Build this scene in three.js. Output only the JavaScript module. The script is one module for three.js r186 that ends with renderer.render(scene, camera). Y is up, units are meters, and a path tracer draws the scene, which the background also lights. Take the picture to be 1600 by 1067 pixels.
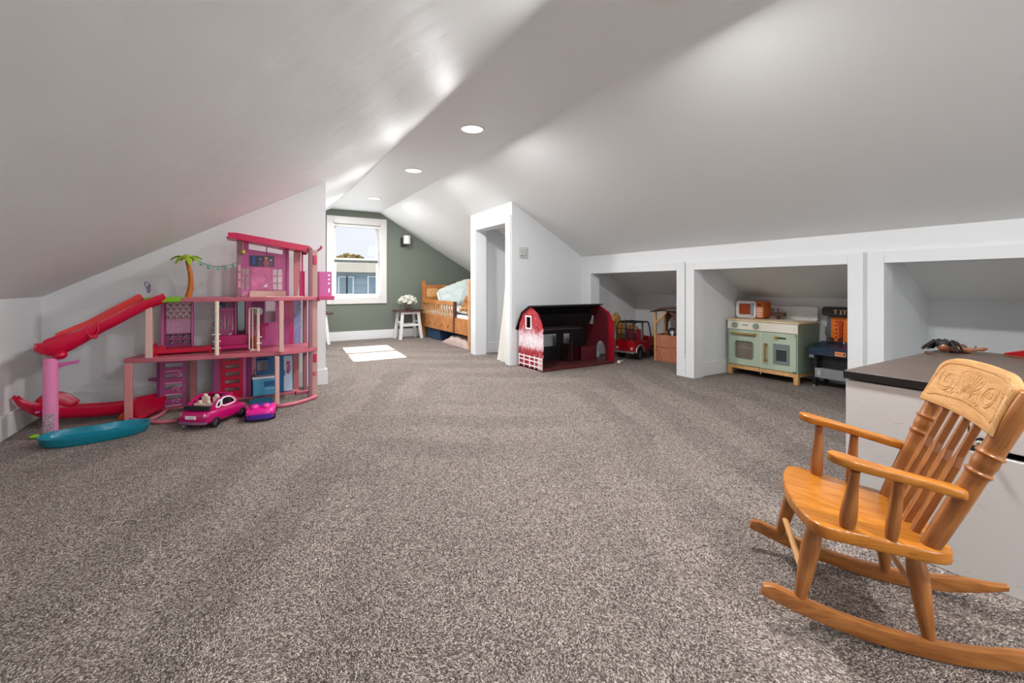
import * as THREE from 'three';
import { RoundedBoxGeometry } from 'three/addons/geometries/RoundedBoxGeometry.js';
import { mergeGeometries, mergeVertices, toCreasedNormals } from 'three/addons/utils/BufferGeometryUtils.js';
import { MarchingCubes } from 'three/addons/objects/MarchingCubes.js';
import { RectAreaLightUniformsLib } from 'three/addons/lights/RectAreaLightUniformsLib.js';

// ------------------------------------------------------------------ camera, sky, sun, exposure
const scene = new THREE.Scene();
const YAW = 0.5446, FOCAL = 680, HORIZON = 447;         // pixels of a 1600 x 1067 frame
const camera = new THREE.PerspectiveCamera(2 * Math.atan(620 / FOCAL) * 180 / Math.PI, 1600 / 1240, 0.05, 200);
camera.setViewOffset(1600, 1240, 0, 620 - HORIZON, 1600, 1067);
camera.position.set(0, 0.8, 0);
camera.rotation.y = -YAW;
camera.updateProjectionMatrix();
scene.add(camera);

scene.background = new THREE.Color(0.64, 0.68, 0.73);
scene.backgroundIntensity = 1.0;

const renderer = new THREE.WebGLRenderer({ antialias: true });
renderer.toneMapping = THREE.LinearToneMapping;
renderer.toneMappingExposure = 1.38;
renderer.shadowMap.enabled = true;
RectAreaLightUniformsLib.init();

const sun = new THREE.DirectionalLight(0xfffaf2, 28);
const SUN_DIR = new THREE.Vector3(-0.09, -1, 1.22).normalize();   // the way its light travels
sun.target.position.set(1.25, 0, -5.4);
sun.position.copy(sun.target.position).addScaledVector(SUN_DIR, -20);
sun.castShadow = true;
Object.assign(sun.shadow.camera, { left: -8, right: 8, top: 8, bottom: -8, near: 1, far: 50 });
sun.shadow.mapSize.set(4096, 4096);
scene.add(sun, sun.target);

const LAMP_POWER = 400, BACK_FILL_POWER = 5.5, FAR_WINDOW_POWER = 1.8;

// ------------------------------------------------------------------ helpers
const V = (x, y, z) => new THREE.Vector3(x, y, z);
function rngOf(seed) { let a = seed >>> 0; return () => { a = (a + 0x6D2B79F5) >>> 0; let t = Math.imul(a ^ a >>> 15, 1 | a); t = t + Math.imul(t ^ t >>> 7, 61 | t) ^ t; return ((t ^ t >>> 14) >>> 0) / 4294967296; }; }
const rand = rngOf(20240607);
const lerp = (a, b, t) => a + (b - a) * t, clamp = (x, a, b) => Math.min(b, Math.max(a, x));
const smooth = (a, b, x) => { const t = clamp((x - a) / (b - a), 0, 1); return t * t * (3 - 2 * t); };

const used = new Map();
function numbered(name) { const n = used.get(name) || 0; used.set(name, n + 1); return n ? name + '_' + String(n).padStart(3, '0') : name; }
function finish(m) { m.castShadow = true; m.receiveShadow = true; return m; }
function tag(o, label, category, group) { o.userData.label = label; o.userData.category = category; if (group) o.userData.group = group; return o; }
// a thing: a Group standing at its base; its children are its parts
function thing(name, label, category, [x, y, z] = [0, 0, 0], turn = 0, group) {
  const o = new THREE.Group(); o.name = numbered(name); scene.add(o);
  o.position.set(x, y, z); o.rotation.y = turn;
  return tag(o, label, category, group);
}
function prep(g) {
  let list = Array.isArray(g) ? g : [g];
  list = list.map((k) => (k.index ? k.toNonIndexed() : k));
  for (const k of list) for (const a of Object.keys(k.attributes)) if (!['position', 'normal', 'uv'].includes(a)) k.deleteAttribute(a);
  for (const k of list) if (!k.attributes.uv) k.setAttribute('uv', new THREE.BufferAttribute(new Float32Array(k.attributes.position.count * 2), 2));
  return list.length === 1 ? list[0] : mergeGeometries(list);
}
// a part (or sub-part) in the local frame of its parent; pieces that do not touch become parts of their own
function clusters(list) {
  const bs = list.map((g) => { g.computeBoundingBox(); return g.boundingBox.clone().expandByScalar(0.0006); }), id = list.map((_, i) => i);
  for (let again = true; again;) { again = false; for (let i = 0; i < list.length; i++) for (let j = 0; j < i; j++) if (id[i] !== id[j] && bs[i].intersectsBox(bs[j])) { const k = Math.min(id[i], id[j]); id[i] = id[j] = k; again = true; } }
  const out = new Map(); list.forEach((g, i) => { if (!out.has(id[i])) out.set(id[i], []); out.get(id[i]).push(g); });
  return [...out.values()];
}
function part(parent, name, geo, mat, label) {
  let first = null;
  for (const c of Array.isArray(geo) ? clusters(geo) : [geo]) {
    const m = finish(new THREE.Mesh(prep(c), mat)); m.name = name; parent.add(m);
    if (label) m.userData.label = label;
    first = first || m;
  }
  return first;
}
// a part given in room coordinates under an unturned thing
function partAt(parent, name, geo, mat, label) {
  const list = (Array.isArray(geo) ? geo : [geo]).map((g) => prep(g).translate(-parent.position.x, -parent.position.y, -parent.position.z));
  return part(parent, name, list, mat, label);
}
function struct(name, geo, mat) { const m = finish(new THREE.Mesh(prep(geo), mat)); m.name = numbered(name); m.userData.kind = 'structure'; scene.add(m); return m; }
function structPart(parent, name, geo, mat) { return part(parent, name, geo, mat); }
function solo(name, label, category, geo, mat, [x, y, z] = [0, 0, 0], turn = 0, group) {
  const m = finish(new THREE.Mesh(prep(geo), mat)); m.name = numbered(name); m.position.set(x, y, z); m.rotation.y = turn; scene.add(m);
  return tag(m, label, category, group);
}

// boxes by their corners, with rounded edges when r is given
function box(x0, x1, y0, y1, z0, z1, r = 0, seg = 2) {
  const w = Math.abs(x1 - x0), h = Math.abs(y1 - y0), d = Math.abs(z1 - z0);
  const rr = Math.min(r, w * 0.49, h * 0.49, d * 0.49);
  const g = rr > 0 ? new RoundedBoxGeometry(w, h, d, seg, rr) : new THREE.BoxGeometry(w, h, d);
  return boxUV(g).translate((x0 + x1) / 2, (y0 + y1) / 2, (z0 + z1) / 2);
}
const cbox = (cx, cy, cz, w, h, d, r = 0, seg = 2) => box(cx - w / 2, cx + w / 2, cy - h / 2, cy + h / 2, cz - d / 2, cz + d / 2, r, seg);
// uv in metres by the dominant face direction; v runs along the axis "long"
function boxUV(g, long = 'y') {
  if (g.index) g = g.toNonIndexed();
  const p = g.attributes.position, n = p.count, uv = new Float32Array(n * 2), a = V(), b = V(), c = V();
  for (let i = 0; i < n; i += 3) {
    a.fromBufferAttribute(p, i); b.fromBufferAttribute(p, i + 1); c.fromBufferAttribute(p, i + 2);
    const nn = b.clone().sub(a).cross(c.clone().sub(a)); const ax = [Math.abs(nn.x), Math.abs(nn.y), Math.abs(nn.z)];
    const k = ax.indexOf(Math.max(...ax));
    for (let j = 0; j < 3; j++) {
      const q = [p.getX(i + j), p.getY(i + j), p.getZ(i + j)];
      let U, W;
      if (k === 0) [U, W] = [q[2], q[1]]; else if (k === 1) [U, W] = [q[0], q[2]]; else [U, W] = [q[0], q[1]];
      if (long === 'x' && k !== 0) [U, W] = [k === 1 ? q[2] : q[1], q[0]];
      if (long === 'z' && k === 0) [U, W] = [q[1], q[2]];
      uv[(i + j) * 2] = U; uv[(i + j) * 2 + 1] = W;
    }
  }
  g.setAttribute('uv', new THREE.BufferAttribute(uv, 2));
  return g;
}
const UPV = V(0, 1, 0);
// move a geometry modelled along +y (from y = 0 to its length) so that it runs from a to b
function along(g, a, b, roll = 0) {
  const d = b.clone().sub(a).normalize();
  const q = new THREE.Quaternion().setFromUnitVectors(UPV, d);
  if (roll) g.rotateY(roll);
  return g.applyQuaternion(q).translate(a.x, a.y, a.z);
}
function rod(a, b, r0, r1 = r0, seg = 14) { const L = a.distanceTo(b); const g = new THREE.CylinderGeometry(r1, r0, L, seg).translate(0, L / 2, 0); return along(g, a, b); }
function cyl(cx, cy, cz, r, h, seg = 24, axis = 'y', r2 = r) {
  const g = new THREE.CylinderGeometry(r2, r, h, seg);
  if (axis === 'x') g.rotateZ(Math.PI / 2); if (axis === 'z') g.rotateX(Math.PI / 2);
  return g.translate(cx, cy, cz);
}
// turned piece: [[t, radius], ...] with t from 0 to 1 along a -> b
function turned(a, b, prof, seg = 20, squash = 1) {
  const L = a.distanceTo(b);
  const curve = new THREE.SplineCurve(prof.map(([t, r]) => new THREE.Vector2(r, t * L)));
  const pts = [new THREE.Vector2(0.0001, prof[0][0] * L), ...curve.getPoints(prof.length * 5).map((p) => new THREE.Vector2(Math.max(p.x, 0.0005), p.y)), new THREE.Vector2(0.0001, prof.at(-1)[0] * L)];
  const g = new THREE.LatheGeometry(pts, seg);
  const uv = g.attributes.uv, p = g.attributes.position;
  for (let i = 0; i < uv.count; i++) uv.setXY(i, uv.getX(i) * 0.08, p.getY(i));
  if (squash !== 1) g.scale(1, 1, squash);
  return along(g, a, b);
}
const lathe = (pts, seg = 28) => new THREE.LatheGeometry(pts.map(([r, y]) => new THREE.Vector2(Math.max(r, 0.0001), y)), seg);
function tube(pts, r, seg = 24, rad = 8, closed = false) { return new THREE.TubeGeometry(new THREE.CatmullRomCurve3(pts, closed), seg, r, rad, closed); }
function shapeOf(pts) { const s = new THREE.Shape(); pts.forEach(([x, y], i) => (i ? s.lineTo(x, y) : s.moveTo(x, y))); s.closePath(); return s; }
function holeOf(pts) { const s = new THREE.Path(); pts.forEach(([x, y], i) => (i ? s.lineTo(x, y) : s.moveTo(x, y))); s.closePath(); return s; }
const rect = (x0, x1, y0, y1) => [[x0, y0], [x1, y0], [x1, y1], [x0, y1]];
function roundRect(x0, x1, y0, y1, r, n = 5) {
  const out = [];
  for (const [cx, cy, a0] of [[x1 - r, y0 + r, -Math.PI / 2], [x1 - r, y1 - r, 0], [x0 + r, y1 - r, Math.PI / 2], [x0 + r, y0 + r, Math.PI]])
    for (let i = 0; i <= n; i++) { const a = a0 + (i / n) * Math.PI / 2; out.push([cx + Math.cos(a) * r, cy + Math.sin(a) * r]); }
  return out;
}
function smoothLoop(pts, n = 60) { const c = new THREE.CatmullRomCurve3(pts.map(([x, y]) => V(x, y, 0)), true); return c.getSpacedPoints(n).slice(0, n).map((p) => [p.x, p.y]); }
// extrude an outline: plane 'xy' depth along z, 'xz' (flat slab, depth along y), 'zy' (depth along x)
function ext(pts, d0, d1, plane = 'xy', bevel = 0, holes = [], bseg = 2) {
  const s = Array.isArray(pts) ? shapeOf(pts) : pts;
  for (const h of holes) s.holes.push(holeOf(h));
  const b = Math.min(bevel, (d1 - d0) * 0.45);
  let g = new THREE.ExtrudeGeometry(s, { depth: d1 - d0 - 2 * b, bevelEnabled: b > 0, bevelThickness: b, bevelSize: b, bevelOffset: -b, bevelSegments: bseg, curveSegments: 10 });
  g.translate(0, 0, d0 + b);
  if (plane === 'xz') { g.applyMatrix4(new THREE.Matrix4().set(1, 0, 0, 0, 0, 0, 1, 0, 0, 1, 0, 0, 0, 0, 0, 1)); flip(g); }       // (x, y, d) -> (x, d, y)
  if (plane === 'zy') { g.applyMatrix4(new THREE.Matrix4().set(0, 0, 1, 0, 0, 1, 0, 0, 1, 0, 0, 0, 0, 0, 0, 1)); flip(g); }       // (z, y, d) -> (d, y, z)
  return boxUV(g);
}
function flip(g) {   // a mirrored matrix turns faces inside out: put them right again
  const p = g.attributes.position, n = p.count;
  for (const k of Object.keys(g.attributes)) { const a = g.attributes[k], s = a.itemSize; for (let i = 0; i < n; i += 3) for (let j = 0; j < s; j++) { const t = a.array[(i + 1) * s + j]; a.array[(i + 1) * s + j] = a.array[(i + 2) * s + j]; a.array[(i + 2) * s + j] = t; } }
  g.computeVertexNormals(); return g;
}
// sweep a closed profile [[side, up], ...] along a path; scale(t) -> [sx, sy]
function sweep(path, prof, n = 40, scale = () => [1, 1], crease = 0.7, upHint = UPV) {
  const c = new THREE.CatmullRomCurve3(path), P = [], m = prof.length;
  for (let i = 0; i <= n; i++) {
    const t = i / n, p = c.getPointAt(t), d = c.getTangentAt(t), side = V().crossVectors(d, upHint).normalize(), up = V().crossVectors(side, d).normalize();
    const [sx, sy] = scale(t);
    P.push(prof.map(([a, b]) => p.clone().addScaledVector(side, a * sx).addScaledVector(up, b * sy)));
  }
  const pos = [], tri = (a, b, k) => pos.push(a.x, a.y, a.z, b.x, b.y, b.z, k.x, k.y, k.z);
  for (let i = 0; i < n; i++) for (let j = 0; j < m; j++) { const k = (j + 1) % m; tri(P[i][j], P[i + 1][j], P[i + 1][k]); tri(P[i][j], P[i + 1][k], P[i][k]); }
  const caps = THREE.ShapeUtils.triangulateShape(prof.map(([a, b]) => new THREE.Vector2(a, b)), []);
  for (const [a, b, k] of caps) { tri(P[0][a], P[0][b], P[0][k]); tri(P[n][a], P[n][k], P[n][b]); }
  let g = new THREE.BufferGeometry(); g.setAttribute('position', new THREE.Float32BufferAttribute(pos, 3));
  g.computeVertexNormals(); g = toCreasedNormals(g, crease);
  return boxUV(g);
}
// a grid surface f(u, v) -> Vector3
function grid(nu, nv, f, thick = 0) {
  const at = (u, v) => f(u / nu, v / nv), pos = [], uv = [];
  for (let i = 0; i < nu; i++) for (let j = 0; j < nv; j++) {
    const q = [[i, j], [i + 1, j], [i + 1, j + 1], [i, j + 1]];
    for (const k of [0, 1, 2, 0, 2, 3]) { const p = at(...q[k]); pos.push(p.x, p.y, p.z); uv.push(q[k][0] / nu, q[k][1] / nv); }
  }
  let g = new THREE.BufferGeometry(); g.setAttribute('position', new THREE.Float32BufferAttribute(pos, 3)); g.setAttribute('uv', new THREE.Float32BufferAttribute(uv, 2));
  g.computeVertexNormals();
  return toCreasedNormals(g, 0.9);
}
function ball(cx, cy, cz, rx, ry = rx, rz = rx, ws = 16, hs = 12) { return new THREE.SphereGeometry(1, ws, hs).scale(rx, ry, rz).translate(cx, cy, cz); }
// a smooth body from bones [[ax, ay, az, ra, bx, by, bz, rb], ...]
function body(bones, cell = 0.006, k = 0.02) {
  const lo = V(1e9, 1e9, 1e9), hi = V(-1e9, -1e9, -1e9);
  for (const [ax, ay, az, ra, bx, by, bz, rb] of bones) { const r = Math.max(ra, rb) + k + cell * 2; lo.min(V(Math.min(ax, bx) - r, Math.min(ay, by) - r, Math.min(az, bz) - r)); hi.max(V(Math.max(ax, bx) + r, Math.max(ay, by) + r, Math.max(az, bz) + r)); }
  const size = Math.max(hi.x - lo.x, hi.y - lo.y, hi.z - lo.z), res = clamp(Math.ceil(size / cell), 12, 110), mid = lo.clone().add(hi).multiplyScalar(0.5);
  const mc = new MarchingCubes(res, new THREE.MeshBasicMaterial(), false, false, 400000); mc.isolation = 0;
  const h = size / 2, p = V(), a = V(), b = V();
  for (let z = 0; z < res; z++) for (let y = 0; y < res; y++) for (let x = 0; x < res; x++) {
    p.set((x - res / 2) / (res / 2) * h + mid.x, (y - res / 2) / (res / 2) * h + mid.y, (z - res / 2) / (res / 2) * h + mid.z);
    let s = 0;
    for (const [ax, ay, az, ra, bx, by, bz, rb] of bones) {
      a.set(ax, ay, az); b.set(bx, by, bz).sub(a); const L2 = b.lengthSq(); const t = L2 ? clamp(p.clone().sub(a).dot(b) / L2, 0, 1) : 0;
      const d = p.distanceTo(a.addScaledVector(b, t)) - lerp(ra, rb, t);
      s += Math.exp(-d / k * 2.2);
    }
    mc.field[x + y * res + z * res * res] = Math.log(Math.max(s, 1e-30)) * k / 2.2;
  }
  mc.update();
  const g = new THREE.BufferGeometry(), n = mc.count;
  g.setAttribute('position', new THREE.Float32BufferAttribute(Array.from(mc.positionArray.slice(0, n * 3)), 3));
  g.scale(h, h, h).translate(mid.x, mid.y, mid.z); 
  const gg = mergeVertices(g, 1e-5); gg.computeVertexNormals(); return gg.toNonIndexed();
}

// ------------------------------------------------------------------ noise and textures
const perm = (() => { const r = rngOf(77), a = Array.from({ length: 256 }, (_, i) => i); for (let i = 255; i > 0; i--) { const j = Math.floor(r() * (i + 1)); [a[i], a[j]] = [a[j], a[i]]; } return [...a, ...a]; })();
function vnoise(x, y, px = 256, py = 256) {     // value noise that repeats every px, py cells
  const xi = Math.floor(x), yi = Math.floor(y), f = x - xi, g = y - yi, u = f * f * (3 - 2 * f), v = g * g * (3 - 2 * g);
  const h = (a, b) => perm[perm[((a % px) + px) % px & 255] + (((b % py) + py) % py & 255)] / 255;
  return lerp(lerp(h(xi, yi), h(xi + 1, yi), u), lerp(h(xi, yi + 1), h(xi + 1, yi + 1), u), v);
}
function fbm(x, y, px, py, oct = 4) { let s = 0, a = 0.5, t = 0; for (let i = 0; i < oct; i++) { s += a * vnoise(x, y, px, py); t += a; a *= 0.5; x *= 2; y *= 2; px *= 2; py *= 2; } return s / t; }
function dataTex(w, h, f, srgb = true, rx = 1, ry = 1) {
  const d = new Uint8Array(w * h * 4);
  for (let y = 0; y < h; y++) for (let x = 0; x < w; x++) { const c = f(x / w, y / h, x, y), i = (y * w + x) * 4; d[i] = clamp(c[0], 0, 255); d[i + 1] = clamp(c[1], 0, 255); d[i + 2] = clamp(c[2], 0, 255); d[i + 3] = 255; }
  return rawTex(d, w, h, srgb, rx, ry);
}
function rawTex(d, w, h, srgb = true, rx = 1, ry = 1) {
  const t = new THREE.DataTexture(d, w, h); t.wrapS = t.wrapT = THREE.RepeatWrapping; t.magFilter = THREE.LinearFilter; t.minFilter = THREE.LinearMipmapLinearFilter; t.generateMipmaps = true;
  if (srgb) t.colorSpace = THREE.SRGBColorSpace; t.repeat.set(rx, ry); t.needsUpdate = true; return t;
}
function mat(color, roughness = 0.5, o = {}) { return new THREE.MeshStandardMaterial({ color, roughness, ...o }); }
function canvasTex(w, h, draw) { const c = document.createElement('canvas'); c.width = w; c.height = h; draw(c.getContext('2d'), w, h); const t = new THREE.CanvasTexture(c); t.colorSpace = THREE.SRGBColorSpace; return t; }

// ------------------------------------------------------------------ surfaces of the room
// twisted yarn tufts: every tuft has a yarn colour of its own; the height map gives the pile its relief
const CARPET_TILE = 1.5;
const carpet = (() => {
  const N = 2048, col = new Uint8Array(N * N * 4), hgt = new Uint8Array(N * N * 4), r = rngOf(5);
  const yarn = [[160, 146, 138], [186, 173, 164], [134, 120, 113], [208, 197, 188], [101, 88, 82], [172, 156, 144], [221, 211, 203], [150, 137, 131], [75, 64, 59]];
  const share = [0.20, 0.38, 0.55, 0.67, 0.79, 0.88, 0.93, 0.975, 1];
  for (let i = 0; i < N * N; i++) { col.set([96, 84, 79, 255], i * 4); hgt.set([30, 30, 30, 255], i * 4); }
  for (let k = 0; k < 240000; k++) {
    const cx = r() * N, cy = r() * N, lay = fbm(cx / N * 6, cy / N * 6, 6, 6, 2) * 6.3, a = lay + (r() - 0.5) * 1.9, L = 3.0 + r() * 3.4, W = 1.4 + r() * 1.1;
    const s = r(), c = yarn[share.findIndex((q) => s <= q)], top = 90 + r() * 150, ca = Math.cos(a), sa = Math.sin(a), j = 0.93 + r() * 0.14, R = Math.ceil(L);
    for (let y = -R; y <= R; y++) for (let x = -R; x <= R; x++) {
      const u = (x * ca + y * sa) / L, v = (-x * sa + y * ca) / W, q = u * u + v * v; if (q > 1) continue;
      const i = ((((Math.floor(cy) + y) % N + N) % N) * N + ((Math.floor(cx) + x) % N + N) % N) * 4, h = top * (1 - 0.55 * q);
      if (h < hgt[i] * 0.8) continue;
      hgt[i] = hgt[i + 1] = hgt[i + 2] = h; col[i] = Math.min(255, c[0] * j); col[i + 1] = Math.min(255, c[1] * j); col[i + 2] = Math.min(255, c[2] * j);
    }
  }
  const m = mat(0xffffff, 0.95, { map: rawTex(col, N, N, true), bumpMap: rawTex(hgt, N, N, false), bumpScale: 0.010, vertexColors: true });
  return m;
})();
const drywall = dataTex(512, 512, (u, v) => { const n = fbm(u * 64, v * 64, 64, 64, 3) * 150 + fbm(u * 8, v * 8, 8, 8, 3) * 105; return [n, n, n]; }, false);
const wavy = dataTex(512, 512, (u, v) => { const n = fbm(u * 7 + 3, v * 7, 7, 7, 4) * 255; return [n, n, n]; }, false);
const glass = new THREE.MeshPhysicalMaterial({ color: 0xffffff, roughness: 0.02, transmission: 1, thickness: 0, ior: 1.5 });
const M = {
  wall: mat(0xdfe1e2, 0.55, { bumpMap: drywall, bumpScale: 0.0006 }),
  ceiling: mat(0xebedec, 0.56, { bumpMap: wavy, bumpScale: 0.004 }),
  ceilingFlat: mat(0xebedec, 0.5, { bumpMap: drywall, bumpScale: 0.0006 }),
  green: mat(0x6e756b, 0.6, { bumpMap: drywall, bumpScale: 0.0006 }),
  trim: mat(0xe2e4e5, 0.38),
  vinyl: mat(0xd8d6d4, 0.35),
};
const zG = -6.75, zP = -3.83, xL = -1.10, xK = 3.29, xC = 2.27, zBack = 2.7;
// roof planes: flat strip from x = 1.02 to 1.72 at 1.92 m, slopes down on both sides
const FLAT = 1.92;
const kneeTop = (z) => lerp(1.148, 1.02, smooth(-3.8, -6.75, z));
const rightSlope = (x, z) => (x <= xK ? lerp(FLAT, kneeTop(z), (x - 1.72) / (xK - 1.72)) : lerp(kneeTop(z), kneeTop(z) - 0.46, (x - xK) / 0.88));
const leftSlope = (x) => lerp(0.732, FLAT, (x - xL) / (1.02 - xL));

// carpeted floor: a fine sheet whose tone varies in vacuum strokes of brushed pile
{
  const x0 = -1.3, x1 = 4.4, z0 = -6.9, z1 = 2.9, nx = 190, nz = 326;
  const g = new THREE.PlaneGeometry(x1 - x0, z1 - z0, nx, nz).rotateX(-Math.PI / 2).translate((x0 + x1) / 2, 0, (z0 + z1) / 2);
  const p = g.attributes.position, uv = g.attributes.uv, c = new Float32Array(p.count * 3);
  for (let i = 0; i < p.count; i++) {
    const x = p.getX(i), z = p.getZ(i); uv.setXY(i, x / CARPET_TILE, z / CARPET_TILE);
    // strokes of a vacuum cleaner: bands with ragged edges in a few directions
    const wob = fbm(x * 2.2 + 9, z * 2.2, 256, 256, 3), stroke = (a, w, off) => { const q = (x * Math.cos(a) + z * Math.sin(a)) / w + off + (wob - 0.5) * 0.9; return (Math.floor(q) % 2 + 2) % 2; };
    const zone = fbm(x * 0.9 + 31, z * 0.9 + 7, 256, 256, 2);
    const s = zone > 0.5 ? stroke(0.45, 0.19, 0) : stroke(2.2, 0.22, 0.3);
    const patch = fbm(x * 3.1, z * 3.1 + 40, 256, 256, 3);
    const t = 1 + (s - 0.5) * 0.17 * smooth(0.02, 0.16, Math.abs(zone - 0.5)) + (patch - 0.5) * 0.20;
    c.set([t, t, t], i * 3);
  }
  g.setAttribute('color', new THREE.BufferAttribute(c, 3));
  const f = finish(new THREE.Mesh(g, carpet)); f.name = 'floor'; f.userData.kind = 'structure'; scene.add(f);
  const slab = finish(new THREE.Mesh(prep(box(x0, x1, -0.25, -0.004, z0, z1)), M.wall)); slab.name = 'subfloor'; f.add(slab);
}
// ceiling slabs
struct('ceiling_left', ext([[xL - 0.12, leftSlope(xL - 0.12)], [1.02, FLAT], [1.02, FLAT + 0.1], [xL - 0.12, leftSlope(xL - 0.12) + 0.12]], zG - 0.02, zBack, 'xy'), M.ceiling);
struct('ceiling', ext(rect(1.02, 1.72, FLAT, FLAT + 0.1), zG - 0.02, zBack, 'xy'), M.ceilingFlat);
{
  const zs = [zG - 0.02, -6, -5.2, -4.6, -4.2, -3.8, zBack], xs = [1.72, 2.27, 2.8, xK, 4.3];
  const pos = [], quad = (a, b, c2, d) => { for (const k of [a, b, c2, a, c2, d]) pos.push(k.x, k.y, k.z); };
  const at = (x, z, up) => V(x, rightSlope(x, z) + up, z);
  for (let i = 0; i < zs.length - 1; i++) for (let j = 0; j < xs.length - 1; j++) {
    const [xa, xb, za, zb] = [xs[j], xs[j + 1], zs[i], zs[i + 1]];
    quad(at(xa, za, 0), at(xb, za, 0), at(xb, zb, 0), at(xa, zb, 0));
    quad(at(xa, za, 0.1), at(xa, zb, 0.1), at(xb, zb, 0.1), at(xb, za, 0.1));
  }
  let g = new THREE.BufferGeometry(); g.setAttribute('position', new THREE.Float32BufferAttribute(pos, 3)); g.computeVertexNormals();
  struct('ceiling_right', boxUV(toCreasedNormals(g, 0.3)), M.ceilingFlat);
}
// left side: low knee wall and the partition behind the dollhouse, with its return
struct('wall_left', box(xL - 0.12, xL, 0, leftSlope(xL) + 0.02, zP - 0.1, zBack), M.wall);
struct('wall_partition', [ext([[xL - 0.05, 0], [0.54, 0], [0.54, leftSlope(0.54) + 0.02], [xL - 0.05, leftSlope(xL - 0.05) + 0.02]], zP - 0.1, zP, 'xy'), box(0.44, 0.54, 0, leftSlope(0.44) + 0.02, zG, zP - 0.1)], M.wall);
const BB = 0.125;
function baseboard(name, x0, x1, z0, z1) { return struct(name, [box(x0, x1, 0, BB - 0.012, z0, z1, 0.002), box(x0, x1, BB - 0.014, BB, z0, z1, 0.004)], M.trim); }
baseboard('baseboard_left', xL, xL + 0.014, zP, zBack);
baseboard('baseboard_partition', xL + 0.014, 0.554, zP, zP + 0.014);
baseboard('baseboard_return', 0.54, 0.554, zG + 0.016, zP);
// green gable wall with the window opening
const WX0 = 1.05, WX1 = 1.735, WY0 = 0.625, WY1 = 1.735;
struct('wall_far', ext([[0.40, 0], [3.40, 0], [3.40, 1.35], [1.72, FLAT + 0.08], [1.02, FLAT + 0.08], [0.40, leftSlope(0.40) + 0.08]], zG - 0.14, zG, 'xy', 0, [rect(WX0, WX1, WY0, WY1)]), M.green);
struct('baseboard_far', [box(0.554, 2.30, 0, 0.132, zG, zG + 0.016, 0.003), box(2.30, 3.29, 0, 0.132, zG, zG + 0.016, 0.003)], M.trim);
{
  const w = new THREE.Group(); w.name = 'window_1'; w.userData.kind = 'structure'; scene.add(w);
  const cw = 0.088, zt = zG + 0.02;
  const cas = [[WX0 - cw, WX0, WY0 - cw, WY1 + cw], [WX1, WX1 + cw, WY0 - cw, WY1 + cw], [WX0, WX1, WY1, WY1 + cw], [WX0, WX1, WY0 - cw, WY0]];
  for (const [a, b, c, d] of cas) part(w, 'casing', box(a, b, c, d, zG, zt, 0.004), M.vinyl);
  // jamb liner
  part(w, 'jamb', [box(WX0, WX0 + 0.014, WY0, WY1, zG - 0.13, zG + 0.012), box(WX1 - 0.014, WX1, WY0, WY1, zG - 0.13, zG + 0.012), box(WX0, WX1, WY1 - 0.014, WY1, zG - 0.13, zG + 0.012), box(WX0, WX1, WY0, WY0 + 0.014, zG - 0.13, zG + 0.012)], M.vinyl);
  const mid = 1.175, zs = zG - 0.06, ss = 0.042;
  const sash = (name, y0, y1, z) => {
    const x0 = WX0 + 0.014, x1 = WX1 - 0.014;
    const f = part(w, name, [box(x0, x0 + ss, y0, y1, z - 0.022, z, 0.003), box(x1 - ss, x1, y0, y1, z - 0.022, z, 0.003), box(x0 + ss, x1 - ss, y0, y0 + ss, z - 0.022, z, 0.003), box(x0 + ss, x1 - ss, y1 - ss, y1, z - 0.022, z, 0.003)], M.vinyl);
    part(f, 'pane', box(x0 + ss - 0.004, x1 - ss + 0.004, y0 + ss - 0.004, y1 - ss + 0.004, z - 0.013, z - 0.010), glass);
  };
  sash('upper_sash', mid, WY1 - 0.014, zs - 0.024);
  sash('lower_sash', WY0 + 0.014, mid + 0.01, zs);
  // dark strip, the meeting rail's backlit shade put into its colour; and pull
  part(w, 'meeting_rail_shade', box(WX0 + 0.03, WX1 - 0.03, mid - 0.020, mid + 0.016, zs - 0.001, zs + 0.010, 0.003), mat(0x58645c, 0.6));
  part(w, 'sash_cord', box(WX1 - 0.017, WX1 - 0.012, mid - 0.06, mid + 0.16, zs + 0.02, zs + 0.025), mat(0x4a4a48, 0.7));
  const l = new THREE.RectAreaLight(0xf0f5ff, FAR_WINDOW_POWER, WX1 - WX0 - 0.06, WY1 - WY0 - 0.06); l.position.set((WX0 + WX1) / 2, (WY0 + WY1) / 2, zG - 0.03); l.lookAt(l.position.x, l.position.y, 10); scene.add(l);
  part(w, 'shade_roll', [cyl((WX0 + WX1) / 2, WY1 - 0.04, zG - 0.022, 0.019, WX1 - WX0 - 0.03, 18, 'x')], mat(0xe4e3df, 0.7));
}
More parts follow.
